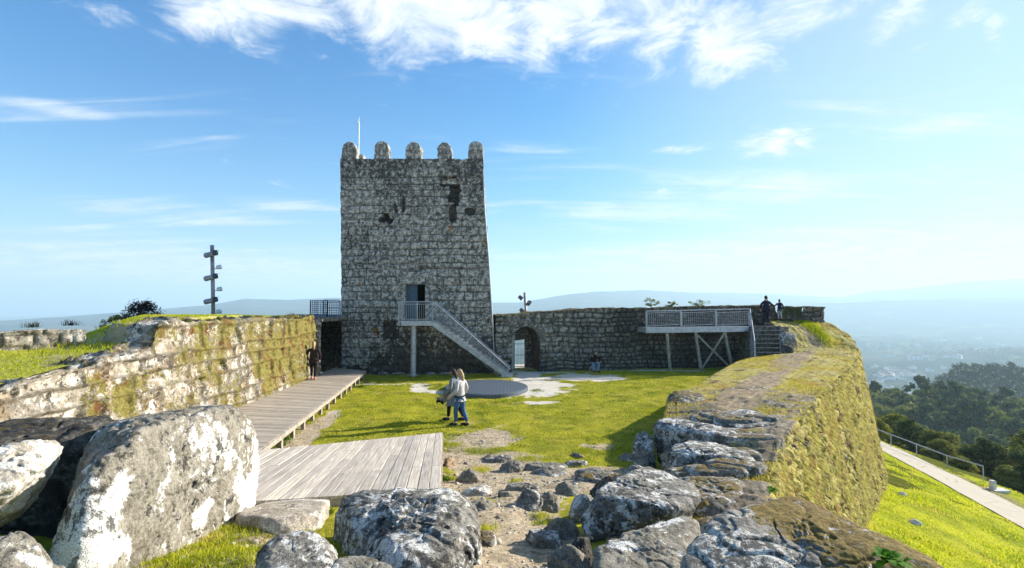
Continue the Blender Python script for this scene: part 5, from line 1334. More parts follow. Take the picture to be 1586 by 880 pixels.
edgeblock('flat grey ledge stone half buried in the rampart turf', [(1100, 640, 12.4), (1150, 630, 12.8), (1200, 640, 12.4), (1210, 655, 11.6), (1150, 662, 11.2), (1105, 655, 11.6)], [(4.5, 11.6, .5), (6.0, 11.8, .5), (5, 12.6, .5)], 46, amp=.7)
edgeblock('thin dark ledge stone crossing the trodden rampart top', [(1110, 600, 16.8), (1190, 597, 17.2), (1200, 603, 16.8), (1112, 606, 16.4)], [(6.6, 16.6, .5), (8.4, 16.8, .5), (7.5, 17.2, .5)], 47, 'rock_moss', sub=5, amp=.5)
edgeblock('upper broken stone of the rough steps right of the wooden steps', [(1204, 522, 29.3), (1210, 512, 29.5), (1232, 514, 29.6), (1236, 526, 29.2), (1208, 532, 29.0)], [(15.2, 29.4, 1.2), (16.1, 29.4, 1.2)], 48, 'rock_moss', sub=5, amp=.6)
edgeblock('lower dark stone of the rough steps right of the wooden steps', [(1205, 540, 28.7), (1209, 531, 28.9), (1228, 533, 28.9), (1230, 546, 28.5), (1207, 551, 28.4)], [(14.9, 28.8, .5), (15.7, 28.8, .5)], 49, 'rock_dark', sub=5, amp=.6)
names_ = ['first', 'second', 'third', 'fourth', 'fifth', 'sixth', 'seventh', 'eighth', 'ninth', 'tenth', 'eleventh', 'twelfth', 'thirteenth', 'fourteenth']
rgl = random.Random(31); yy_l = sorted(rgl.uniform(7.4, 14.2) for _ in range(14))
for k, y_ in enumerate(yy_l):
    ix_, ox_ = float(np.interp(y_, ST[:, 1], ST[:, 0])), float(np.interp(y_, ST[:, 4], ST[:, 3])); t_ = rgl.uniform(.25, .78); x_ = ix_ + (ox_ - ix_) * t_
    z_ = topz(x_, y_); L_ = rgl.uniform(.45, .85) * min(1, (ox_ - ix_) / 2.6); w_ = rgl.uniform(.22, .38); ang = rgl.uniform(-.35, .15)
    ptsl = []
    for (sx_, sy_) in ((-1, -.8), (-.6, -1), (.7, -1), (1, -.5), (1, .7), (.4, 1), (-.8, 1), (-1, .4)):
        u_, v_ = sx_ * L_ * rgl.uniform(.85, 1.1), sy_ * w_ * rgl.uniform(.85, 1.1); X_, Y_ = x_ + u_ * math.cos(ang) - v_ * math.sin(ang), y_ + u_ * math.sin(ang) + v_ * math.cos(ang)
        zt_2 = z_ + .19 + rgl.uniform(-.03, .05) - .04 * (sy_ > 0); ptsl += [(X_, Y_, zt_2), (X_ * .99 + x_ * .01, Y_ + .03, z_ - .3)]
    rock('ledge_stone', names_[k] + ' mossy ledge stone from the near end of the rampart top', ptsl, M['rock_moss'], 700 + k, sub=5, p=20, amp=.7, cat='stone', group='ledge stones across the rampart top')
for k, (lb, p_, q_, Yd, sx_, sy_, sz_, mt) in enumerate((('jagged stone filling the corner under the small leaning block', 985, 712, 9.8, .38, .3, .24, 'rock_grey'), ('dark wedge of rock between lawn shadow and slab-like boulder', 940, 728, 8.6, .42, .26, .20, 'rock_dark'), ('pale broken stone right below the sloping block', 1055, 728, 7.9, .40, .3, .22, 'rock_grey'),
        ('squat rock at the path edge touching the wedge rock', 880, 868, 4.5, .22, .24, .26, 'rock_pale'), ('rough grey rock wedged beneath the slab-like boulder', 905, 835, 5.1, .24, .2, .22, 'rock_dark'), ('low rock in the grass just above the slab-like boulder', 905, 752, 7.0, .34, .24, .16, 'rock_grey'), ('split stone at the top of the sandy path', 815, 748, 7.6, .30, .22, .14, 'rock_grey'))):
    X_, Y_, Z_ = at(p_, q_, Yd); zg_ = CZ(X_, Y_); rock('edge_rubble', lb, ellrock(X_, Y_, zg_ + .02, sx_, sy_, max(sz_, (Z_ - zg_) * .8), 740 + k, .4 * k), M[mt], 740 + k, sub=6, p=22, amp=1.0, cat='stone', group='rubble beside the path', chips=24)
for k, (lb, p_, q_, L_, w_, h_, mt) in enumerate((('flat bedrock slab between the lawn edge and the path', 850, 728, .62, .34, .13, 'rock_pale'), ('broad bedrock hump in front of the rampart shadow', 935, 748, .75, .40, .16, 'rock_moss'), ('low cream bedrock left of the path beside the plank deck', 742, 764, .34, .22, .10, 'rock_cream'),
        ('worn bedrock hump behind the pale-topped stone', 772, 714, .45, .26, .12, 'rock_grey'), ('long worn ledge lying across the top of the path', 812, 758, .42, .20, .09, 'rock_pale'), ('mossy low ledge at the left edge of the path', 752, 842, .20, .26, .10, 'rock_moss'), ('embedded grey rock at the right edge of the path', 842, 845, .24, .24, .16, 'rock_grey'), ('rough grey hump where the path meets the lawn', 895, 722, .38, .24, .13, 'rock_grey'))):
    a, b = ray(p_, q_); Yd = 8.
    for it in range(40): Yd = Yd + ((CZ(a * Yd, Yd) - EYE) / b - Yd) * .5
    X_ = a * Yd; zg_ = CZ(X_, Yd); rgl = random.Random(80 + k); ptsl = []
    for j in range(9):
        t_ = j / 9 * 6.283; f_ = rgl.uniform(.75, 1.15); u_, v_ = L_ * f_ * math.cos(t_), w_ * f_ * math.sin(t_)
        ptsl += [(X_ + u_ * .72, Yd + v_ * .72, zg_ + h_ * rgl.uniform(.7, 1.1)), (X_ + u_, Yd + v_, zg_ - .02), (X_ + u_, Yd + v_, zg_ - .2)]
    rock('bedrock', lb, ptsl, M[mt], 780 + k, sub=6, p=16, amp=.9, cat='rock', group='bedrock showing through the path')
# stones scattered round the path
sm = [('rounded dark boulder at the right corner of the plank deck', 725, 748, .23, .20, .20, 'rock_pale'), ('tan block tucked beside the plank deck corner', 694, 722, .14, .18, .17, 'tan'),
      ('pale-topped stone at the near edge of the lawn', 790, 732, .32, .25, .19, 'rock_pale'), ('small rough stone lying in the sandy path', 783, 770, .13, .12, .06, 'rock_pale'),
      ('pale stone beside the path in front of the dark-fronted boulder', 848, 792, .23, .2, .20, 'rock_pale'), ('shaded stone lowest beside the path on its right', 866, 836, .20, .2, .16, 'rock_pale'),
      ('upper of the two stones touching the dark-fronted boulder', 880, 768, .25, .22, .14, 'rock_pale'), ('little grey stone alone on the near lawn', 896, 708, .20, .12, .08, 'rock_pale'),
      ('broad low stone in shade above the dark-fronted boulder', 930, 742, .55, .35, .10, 'rock_pale'), ('low grey stone in shade behind the path stones', 850, 735, .42, .3, .10, 'rock_pale'),
      ('half-sunk stone where the lawn meets the rampart shadow', 980, 715, .4, .3, .10, 'rock_pale'), ('mossy hump of rock left of the shaded path', 760, 712, .22, .2, .07, 'rock_moss'),
      ('pale low rock filling the gap left of the path', 745, 790, .18, .2, .08, 'rock_pale')]
M['tan'] = stone('tan_block_stone', dark=(.30, .20, .12), mid=(.50, .36, .24), white=(.7, .6, .5), lich=.1, black=.1)
for k, (lb, p_, q_, rx_, ry_, rz_, mt) in enumerate(sm):
    a, b = ray(p_, q_); Yd = 8.
    for it in range(40): Yd = Yd + ((CZ(a * Yd, Yd) - EYE) / b - Yd) * .5
    rock('path_stone', lb, ellrock(a * Yd, Yd + ry_ * .5, CZ(a * Yd, Yd), rx_ * 1.25, ry_ * 1.25, rz_ * 1.3, 500 + k, .3 * k), M[mt], 500 + k, sub=5, amp=1.1, cat='stone', group='stones round the sandy path')
# gravel / pebbles
M['pebble'] = simple('pebbles', (.20, .17, .13), (.55, .49, .40), rough=.95, sc_=3, bumpk=.3)
D_, F_ = ico(1); rg = np.random.RandomState(77); V = []; Fl = []; k = 0
while k < 2600:
    x_ = rg.uniform(-3.8, 3.2); y_ = rg.uniform(3.2, 16)
    if abs(x_ / y_) > .9: continue
    if dirtmask(np.array([x_]), np.array([y_]))[0] < .35: continue
    s_p = rg.uniform(.008, .022) * (1 + 1.6 * (rg.rand() > .93))
    V.append(D_ * s_p * rg.uniform(.6, 1.3, 3) * np.array([1, 1, .6]) + np.array([x_, y_, CZ(x_, y_) + .004])); Fl.append(F_ + len(D_) * k); k += 1
o = rawmesh('gravel', np.concatenate(V), np.concatenate(Fl), 3, M['pebble'], None, True); tag(o, 'loose gravel and pebbles on the sandy path', kind='stuff')
# clumps of grass and weeds among the rocks
def clump(spots, name, label, mat, seed, hgt, wd, lean=.8, n_each=260, spread=.22, zf=None, group=None):
    rg = np.random.RandomState(seed); Bs = []; Hs = []
    for (x_, y_, r_, z_) in spots:
        n = int(n_each * (r_ / .25) ** 2 if z_ is None else n_each)
        off = rg.normal(0, 1, (n, 2)) * r_ * .55; xx = x_ + off[:, 0]; yy = y_ + off[:, 1]
        zz = court_z(xx, yy) if z_ is None else np.full(n, z_)
        Bs.append(np.stack([xx, yy, zz], -1)); Hs.append(hgt * rg.uniform(.5, 1.2, n))
    return blademesh(name, np.concatenate(Bs), np.concatenate(Hs), wd, M[mat], seed=seed, lean=lean, label=label, kind='stuff')
def gp(p_, q_):
    a, b = ray(p_, q_); Yd = 6.
    for it in range(40): Yd = Yd + ((CZ(a * Yd, Yd) - EYE) / b - Yd) * .5
    return a * Yd, Yd
M['weed'] = blades('weed_leaves', (.06, .12, .012), (.16, .24, .02), None, .4, 2)
sp = [(*gp(p_, q_), r_, None) for p_, q_, r_ in ((280, 850, .35), (320, 835, .4), (355, 855, .4), (300, 875, .3), (430, 805, .3), (470, 800, .3), (395, 815, .35), (500, 830, .25), (530, 850, .2), (250, 872, .2), (370, 880, .3), (695, 742, .22), (735, 700, .3), (748, 820, .18), (752, 780, .16),
      (848, 812, .2), (838, 800, .15), (745, 728, .25), (800, 745, .15), (828, 770, .14), (885, 722, .3), (905, 700, .3), (420, 690, .3), (445, 672, .3), (470, 655, .35), (700, 690, .3), (740, 660, .35), (765, 700, .3), (960, 700, .35), (820, 712, .3), (1012, 640, .4), (1020, 655, .35))]
clump(sp, 'grass_tufts', 'short green grass growing between the foreground rocks', 'grass', 31, .07, .008, n_each=420)
sp = [(*gp(p_, q_), r_, None) for p_, q_, r_ in ((492, 800, .16), (470, 812, .14), (430, 690, .2), (440, 682, .18), (405, 722, .2), (560, 600, .25), (412, 700, .15), (690, 745, .15), (520, 615, .3), (1068, 625, .3), (1050, 636, .35))]
clump(sp, 'weeds', 'dark green weeds beside the deck and boardwalk', 'weed', 32, .13, .03, n_each=150)
rgt = np.random.RandomState(91); sp = []
while len(sp) < 260:
    y_ = 11 + 15 * rgt.rand() ** 1.2; x_ = rgt.uniform(-6.3, 8)
    if x_ > np.interp(y_, ST[:, 1], ST[:, 0]) - .2 or (x_ < -1.7 and y_ < 13.6) or abs(x_ / y_) > .5 or dirtmask(np.array([x_]), np.array([y_]))[0] > .6 or ((x_ + .8) / 2.5) ** 2 + ((y_ - 24.5) / 2.4) ** 2 < 1: continue
    sp.append((x_, y_, rgt.uniform(.08, .28), None))
clump(sp, 'lawn_tufts', 'darker longer tufts scattered over the lawn', 'weed', 34, .055, .016, n_each=90)
# moss cushion ground at the left: turf blades
n = 26000; xx = rng.uniform(-3.4, -.9, n); yy = rng.uniform(3.2, 7.2, n)
dn_ = fbm(P3(xx, yy), 1.6, 4, .6, seed=140); kk = dn_ > rng.uniform(-.35, .35, n)
M['mossblade'] = blades('moss_turf', (.13, .12, .015), (.32, .34, .025), (.34, .24, .06), .35, 1.6)
blademesh('moss_turf', np.stack([xx, yy, court_z(xx, yy)], -1)[kk], .02 + .03 * rng.rand(kk.sum()), .007, M['mossblade'], seed=33, lean=1.2, label='mossy turf between the big boulder and the craggy rock', kind='stuff')
# leafy green weed on the bottom-right boulder
def leafplant(x, y, z, nl, ln, name, label, mat='weed', seed=1, droop=.5, cat='plant', width=.28):
    rg = random.Random(seed); mb = MB()
    for k in range(nl):
        a = rg.uniform(0, 6.28); L = ln * rg.uniform(.6, 1.1); e = rg.uniform(.5, 1.2); d = Vector((math.cos(a), math.sin(a), 0)); s = Vector((-math.sin(a), math.cos(a), 0)); p0 = Vector((x, y, z)); vs = []
        for i in range(6):
            t = i / 5; c = p0 + d * L * t * math.cos(e) + Vector((0, 0, L * (t * math.sin(e) - droop * t * t))); wd = L * width * math.sin(math.pi * min(.98, t * .85 + .12)) * .5
            vs += [c - s * wd + Vector((0, 0, wd * .3)), c + s * wd + Vector((0, 0, wd * .3))]
        mb.add(vs, [(2 * i, 2 * i + 1, 2 * i + 3, 2 * i + 2) for i in range(5)])
    o = mb.build(name, M[mat], smooth=True); tag(o, label, cat); return o
M['lush'] = blades('lush_leaves', (.10, .24, .015), (.22, .42, .03), None, .45, 4)
leafplant(*at(1372, 872, 3.05), 34, .16, 'leafy_weed', 'bright leafy weed at the bottom edge on the right boulder', 'lush', 3)
leafplant(*at(1395, 876, 3.1), 16, .12, 'leafy_weed', 'smaller leafy sprig just right of the bright weed', 'lush', 4)
leafplant(*at(1195, 762, 6.9), 26, .14, 'wall_fern', 'small green plant rooted low on the rampart face', 'lush', 5) 
# ------------------------------------------------------------------ people
def skinfig(name, J, E, mat, parent, root=0, sub=2):
    me = bpy.data.meshes.new(name); keys = list(J); idx = {k: i for i, k in enumerate(keys)}
    me.from_pydata([J[k][:3] for k in keys], [(idx[a], idx[b]) for a, b in E], [])
    o = bpy.data.objects.new(name + '_tmp', me); COL.objects.link(o)
    sm_ = o.modifiers.new('s', 'SKIN'); sm_.use_smooth_shade = True; sm_.branch_smoothing = .6
    if not me.skin_vertices: pass
    for i, k in enumerate(keys):
        r = J[k][3]; r = r if isinstance(r, tuple) else (r, r); me.skin_vertices[0].data[i].radius = r; me.skin_vertices[0].data[i].use_root = (i == root)
    ss_ = o.modifiers.new('u', 'SUBSURF'); ss_.levels = sub; ss_.render_levels = sub
    dg = bpy.context.evaluated_depsgraph_get(); dg.update(); m2 = bpy.data.meshes.new_from_object(o.evaluated_get(dg)); m2.name = name
    bpy.data.objects.remove(o); m2.materials.clear(); m2.materials.append(mat)
    m2.polygons.foreach_set('use_smooth', [True] * len(m2.polygons))
    r = bpy.data.objects.new(name, m2); link(r, parent); return r
def seed_h(t): return np.array([len(t) * .37, 1.7, 2.9])
def person(label, loc, rz, h, top, legs, hair, shoe, pose=None, long_hair=False, coat=None, grp=None, heavy=1.0, belt=False):
    """local frame: +y is forward, z up, 1.72 m tall figure scaled to h"""
    s = h / 1.72; p = dict(lf=(.12, .0), rf=(-.12, .0), lh=(-.30, .05, .82), rh=(.30, .05, .82), le=(-.28, -.04, 1.10), re=(.28, -.04, 1.10), lk=None, rk=None, hip=(0, 0, .93), neck=(0, 0, 1.46), head=(0, .02, 1.60), lfoot=(-.11, .10, .05), rfoot=(.11, -.06, .05))
    p.update(pose or {})
    e = empty('person', loc, rz); tag(e, label, 'person', grp)
    V = lambda k: Vector(p[k])
    hip, neck, head = V('hip'), V('neck'), V('head')
    lf, rf = V('lfoot'), V('rfoot'); lhp, rhp = hip + Vector((-.09, 0, -.04)), hip + Vector((.09, 0, -.04))
    lk = V('lk') if p['lk'] else lhp.lerp(lf, .5) + Vector((0, .04, 0)); rk = V('rk') if p['rk'] else rhp.lerp(rf, .5) + Vector((0, .04, 0))
    la, ra_ = lf + Vector((0, -.05, .05)), rf + Vector((0, -.05, .05))
    chest = hip.lerp(neck, .68); waist = hip.lerp(neck, .3); lsh, rsh = neck + Vector((-.17, 0, -.09)), neck + Vector((.17, 0, -.09))
    def sc_(J): return {k: (v[0][0] * s, v[0][1] * s, v[0][2] * s, tuple(x * s for x in v[1]) if isinstance(v[1], tuple) else v[1] * s) for k, v in J.items()}
    hv = heavy
    J = {'hip': (hip, (.10 * hv, .07 * hv)), 'waist': (waist, (.09 * hv, .065 * hv)), 'chest': (chest, (.10 * hv, .07 * hv)), 'neckb': (neck, .048), 'skull0': (neck.lerp(head, .55), .065), 'skull': (head + Vector((0, 0, .0)), (.075, .088)), 'crown': (head + Vector((0, -.005, .075)), (.055, .065)),
         'lsh': (lsh, .042), 'lel': (V('le'), .038), 'lwr': (V('lh'), .027), 'rsh': (rsh, .042), 'rel': (V('re'), .040), 'rwr': (V('rh'), .027),
         'lhp': (lhp, .085), 'lkn': (lk, .058), 'lan': (la, .038), 'lto': (lf + Vector((0, .12, -.02)), .032), 'rhp': (rhp, .085), 'rkn': (rk, .058), 'ran': (ra_, .038), 'rto': (rf + Vector((0, .12, -.02)), .032)}
    E = [('hip', 'waist'), ('waist', 'chest'), ('chest', 'neckb'), ('neckb', 'skull0'), ('skull0', 'skull'), ('skull', 'crown'), ('chest', 'lsh'), ('lsh', 'lel'), ('lel', 'lwr'), ('chest', 'rsh'), ('rsh', 'rel'), ('rel', 'rwr'),
         ('hip', 'lhp'), ('lhp', 'lkn'), ('lkn', 'lan'), ('lan', 'lto'), ('hip', 'rhp'), ('rhp', 'rkn'), ('rkn', 'ran'), ('ran', 'rto')]
    for k_ in ('skull0', 'skull', 'crown'): J.pop(k_, None)
    J['nk2'] = (neck.lerp(head, .5), .052); E = [q_ for q_ in E if 'skull' not in q_[0] + q_[1] and 'crown' not in q_[1]] + [('neckb', 'nk2')]
    body = skinfig('body', sc_(J), E, M['skin'], e)
    mb = MB(); hd = head
    D_, F_ = ico(4); hv_ = D_ * np.array([.074, .090, .112]); jaw = np.clip(-(D_[:, 2]) - .1, 0, 1); hv_[:, 0] *= 1 - .28 * jaw; hv_[:, 1] = hv_[:, 1] * (1 - .12 * jaw) + .012 * jaw
    eye = sum(np.exp(-(((hv_[:, 0] - sx_ * .030) / .016) ** 2 + ((hv_[:, 2] - .006) / .012) ** 2)) for sx_ in (-1, 1)) * (D_[:, 1] > .3); hv_[:, 1] -= .008 * eye
    mb.add([Vector(v_) + hd for v_ in hv_], [tuple(f_) for f_ in F_])
    mb.tube([hd + Vector((0, .082, .012)), hd + Vector((0, .106, -.020)), hd + Vector((0, .086, -.030))], [.007, .014, .010], 8); mb.tube([hd + Vector((-.022, .082, -.054)), hd + Vector((0, .088, -.055)), hd + Vector((.022, .082, -.054))], [.003, .007, .003], 6)
    for sx_ in (-1, 1): mb.tube([hd + Vector((.066 * sx_, -.005, .0)), hd + Vector((.082 * sx_, -.014, .004))], [.026, .018], 10)
    for sd_, hn, en in ((-1, 'lh', 'le'), (1, 'rh', 're')):
        d_ = (V(hn) - V(en)).normalized(); w_ = V(hn); sid = Vector((0, 1, 0)) - d_ * d_.y
        sid = sid.normalized() if sid.length > .2 else Vector((1, 0, 0)); nn2 = d_.cross(sid)
        Mh = Matrix((sid, d_, nn2)).transposed(); mb.box(w_ + d_ * .055, (.078, .10, .028), Mh, bev=.012)
        for o_, L in ((-.030, .058), (-.010, .072), (.010, .068), (.029, .052)):
            p_ = w_ + d_ * .095 + sid * o_; cu = nn2 * (.012 * sd_)
            mb.tube([p_, p_ + d_ * L * .45 + cu * .4, p_ + d_ * L * .8 + cu * 1.3, p_ + d_ * L + cu * 2.2], [.0095, .009, .008, .006], 6)
        mb.tube([w_ + d_ * .03 + sid * .036, w_ + d_ * .06 + sid * .058 + nn2 * .008 * sd_, w_ + d_ * .09 + sid * .064 + nn2 * .018 * sd_], [.012, .010, .007], 6)
    tmp = mb.build('tmp', M['skin'], None, smooth=True); bm = bmesh.new(); bm.from_mesh(body.data); tmp.data.transform(Matrix.Scale(s, 4)); bm.from_mesh(tmp.data); bm.to_mesh(body.data); bm.free(); bpy.data.objects.remove(tmp)
    body.data.polygons.foreach_set('use_smooth', [True] * len(body.data.polygons))
    mb = MB(); hd = head * s
    for sx_ in (-1, 1): mb.tube([hd + Vector((.03 * sx_, .072, .008)) * s, hd + Vector((.03 * sx_, .085, .008)) * s], [.010 * s, .006 * s], 8)
    mb.build('eyes', M['black'], e, smooth=True)
    # clothes: same joints, looser radii
    up = Vector((0, 0, .02))
    Jt = {'hip': (hip + Vector((0, 0, -.03)), (.165 * hv, .128 * hv)), 'waist': (waist, (.152 * hv, .12 * hv)), 'chest': (chest, (.168 * hv, .13 * hv)), 'hem': (hip + Vector((0, 0, -.15)), (.165 * hv, .13 * hv)), 'nk': (neck + Vector((0, 0, -.02)), .09), 'col': (neck + Vector((0, -.01, .035)), .066),
          'lsh': (lsh, .078), 'lel': (V('le'), .060), 'lwr': (V('lh'), .046), 'rsh': (rsh, .078), 'rel': (V('re'), .060), 'rwr': (V('rh'), .046)}
    Et = [('hip', 'hem'), ('hip', 'waist'), ('waist', 'chest'), ('chest', 'nk'), ('nk', 'col'), ('chest', 'lsh'), ('lsh', 'lel'), ('lel', 'lwr'), ('chest', 'rsh'), ('rsh', 'rel'), ('rel', 'rwr')]
    for a_, b_, c_2 in (('lel', 'lwr', 'lh'), ('rel', 'rwr', 'rh')):
        el_, wr_ = V('le' if a_ == 'lel' else 're'), V(c_2); Jt[b_] = (wr_ + (wr_ - el_).normalized() * .045, .050); Jt[b_ + 'm'] = (el_.lerp(wr_, .5), .056)
    Et = [q_ for q_ in Et if q_ not in (('lel', 'lwr'), ('rel', 'rwr'))] + [('lel', 'lwrm'), ('lwrm', 'lwr'), ('rel', 'rwrm'), ('rwrm', 'rwr')]
    skinfig('jacket', sc_(Jt), Et, M[top], e)
    Jl = {'hip': (hip + Vector((0, 0, .02)), (.148 * hv, .112 * hv)), 'lhp': (lhp + Vector((0, 0, -.05)), .098 * hv), 'lkn': (lk, .072), 'lan': (la + up, .056), 'rhp': (rhp + Vector((0, 0, -.05)), .098 * hv), 'rkn': (rk, .072), 'ran': (ra_ + up, .056)}
    skinfig('trousers', sc_(Jl), [('hip', 'lhp'), ('lhp', 'lkn'), ('lkn', 'lan'), ('hip', 'rhp'), ('rhp', 'rkn'), ('rkn', 'ran')], M[legs], e)
    for f in (lf, rf):
        mb = MB(); f_ = f * s
        mb.tube([f_ + Vector((0, -.09, -.01)) * s, f_ + Vector((0, -.06, .0)) * s, f_ + Vector((0, .05, -.005)) * s, f_ + Vector((0, .14, -.015)) * s, f_ + Vector((0, .19, -.02)) * s], [.03 * s, .052 * s, .05 * s, .042 * s, .02 * s], 10)
        mb.build('shoe', M[shoe], e, smooth=True)
    hv_ = D_ * np.array([.086, .104, .126]) ; hv_ = hv_ * (1 + .06 * fbm(D_ + seed_h(label), 3.0, 3, seed=5)[:, None]) + np.array([0, -.012, .008])
    kf = [tuple(f_) for f_ in F_ if not (hv_[list(f_), 1].mean() > .022 and hv_[list(f_), 2].mean() < .052) and hv_[list(f_), 2].mean() > -.085]
    mb = MB(); mb.add([(Vector(v_) + head) * s for v_ in hv_], kf)
    if long_hair: mb.tube([(head + Vector(q_)) * s for q_ in ((0, -.06, .05), (.0, -.085, -.04), (.012, -.105, -.13), (.02, -.11, -.22), (.03, -.10, -.28))], [.05 * s, .075 * s, .065 * s, .045 * s, .012 * s], 12)
    mb.build('hair', M[hair], e, smooth=True)
    if belt:
        mb = MB(); hp = hip * s; n_ = 20; pts = [(hp.x + .17 * s * hv * math.cos(2 * math.pi * k / n_), hp.y + .135 * s * hv * math.sin(2 * math.pi * k / n_), hp.z - .01 * s + .02 * s * math.cos(2 * math.pi * k / n_)) for k in range(n_ + 1)]; mb.tube(pts, .022 * s, 6); mb.build('waist_bag', M['belt'], e, smooth=True)
    return e, s
fw = atz(713, 656, .02)
zg = CZ(fw[0], fw[1]) + .01
w1, s1 = person('woman in light grey jacket and blue jeans walking on the lawn, blond ponytail', (fw[0], fw[1], zg), R(62), 1.72, 'jacket_grey', 'jeans', 'hair_blond', 'shoe_dark', dict(lfoot=(-.08, .16, .05), rfoot=(.10, -.14, .05), lh=(-.25, .20, .92), rh=(.26, .10, .86), le=(-.27, -.04, 1.12), re=(.28, -.06, 1.12), head=(0, .05, 1.60)), True, grp='couple walking on the lawn', belt=True)
fw2 = atz(703, 650, .02)
w2, s2 = person('companion in long flapping grey coat half hidden behind the woman in jeans', (fw2[0], fw2[1] + .1, CZ(fw2[0], fw2[1]) + .01), R(62), 1.66, 'coat_grey', 'black_cloth', 'hair_dark', 'shoe_dark', dict(lfoot=(-.06, .24, .05), rfoot=(.10, -.26, .07), lh=(-.30, .22, .86), rh=(.28, .16, .84), head=(0, .06, 1.58)), True, grp='couple walking on the lawn')
def clothsheet(name, P, mat, parent):
    P = np.array(P); N = gnormal(P); T = np.concatenate([P, (P + N * .012)[:, ::-1]], 1); T = np.concatenate([T, T[:, :1]], 1)
    return gridmesh(name, T, mat, parent)
# coat skirt and its wind-blown tail
pr = []
for i in range(10):
    t = i / 9; row = []
    for k in range(26):
        a = -2.6 + 5.2 * k / 25; r = .17 + .13 * t + .02 * math.sin(5 * a + 3 * t); blow = .16 * t * max(0, math.cos(a - 1.2))
        row.append((math.sin(a) * r * 1.1, math.cos(a) * (r + blow) * .9 - .02, .98 - .48 * t + .03 * math.sin(3 * a)))
    pr.append(row)
clothsheet('coat_skirt', pr, M['coat_grey'], w2)
pr = []
for i in range(14):
    t = i / 13; row = []
    for k in range(8):
        v = k / 7; row.append((-.12 - .05 * math.sin(6 * t) + .03 * v, .12 + .50 * t, 1.02 - .34 * t ** .8 - (.34 - .16 * t) * v + .05 * math.sin(7 * t + 2 * v)))
    pr.append(row)
clothsheet('coat_tail', pr, M['coat_grey'], w2)
pr = [[(x - .02, y + .015, z - .02 * 1) for (x, y, z) in row[4:]] for row in pr[5:]]
clothsheet('coat_lining', pr, M['black_cloth'], w2)
bx_ = atz(485, 588, zb_)
person('woman in dark coat with blond hair walking along the boardwalk', (bx_[0], bx_[1], zb_ + .005), R(12), 1.68, 'brown_coat', 'black_cloth', 'hair_blond', 'shoe_pink', dict(lfoot=(-.09, .16, .05), rfoot=(.09, -.12, .05), lh=(-.25, .12, .90), rh=(.25, .12, .90), le=(-.30, -.06, 1.12), re=(.30, -.06, 1.12)), True, heavy=1.2)
sp_ = (px_at(920, 29.0), 28.95, .0)
person('person in dark top and pale jeans sitting against the far curtain wall', (sp_[0], sp_[1], CZ(sp_[0], sp_[1])), R(192), 1.70, 'maroon', 'jeans_light', 'hair_dark', 'shoe_dark', dict(hip=(0, -.2, .50), neck=(0, .10, .96), head=(0, .20, 1.07), lfoot=(-.12, .34, .05), rfoot=(.16, .26, .05), lk=(-.13, .28, .52), rk=(.16, .26, .52), lh=(-.08, .36, .60), rh=(.10, .36, .60), le=(-.27, .14, .68), re=(.27, .14, .68)))
rock('seat_stone', 'low stone under the seated person by the curtain wall', ellrock(sp_[0], sp_[1] + .2, .12, .38, .26, .30, 610), M['rock_grey'], 610, sub=5, amp=.5, cat='stone')
mp_ = (px_at(1186.5, 30.15), 30.15, 2.50)
person('man in dark jacket standing at the head of the wooden steps', mp_, R(8), 1.74, 'navy', 'navy', 'hair_dark', 'shoe_dark', dict(lh=(-.34, .02, .98), le=(-.36, -.04, 1.2), re=(.32, .0, 1.22), rh=(.52, .02, 1.12), lfoot=(-.10, .0, .05), rfoot=(.20, .12, .05)), heavy=1.22)
cpx = px_at(1207, 30.9); cz_ = topz(cpx, 30.9)
person('child in dark jacket and pale trousers holding the hand of the man above the steps', (cpx, 30.9, max(cz_, 2.82)), R(-4), 1.22, 'navy', 'pale_trousers', 'hair_dark', 'shoe_dark', dict(lh=(-.46, -.05, 1.16), le=(-.32, -.02, 1.22), rh=(.28, .05, .86), lfoot=(-.10, .06, .05), rfoot=(.10, -.06, .05)), heavy=1.15)
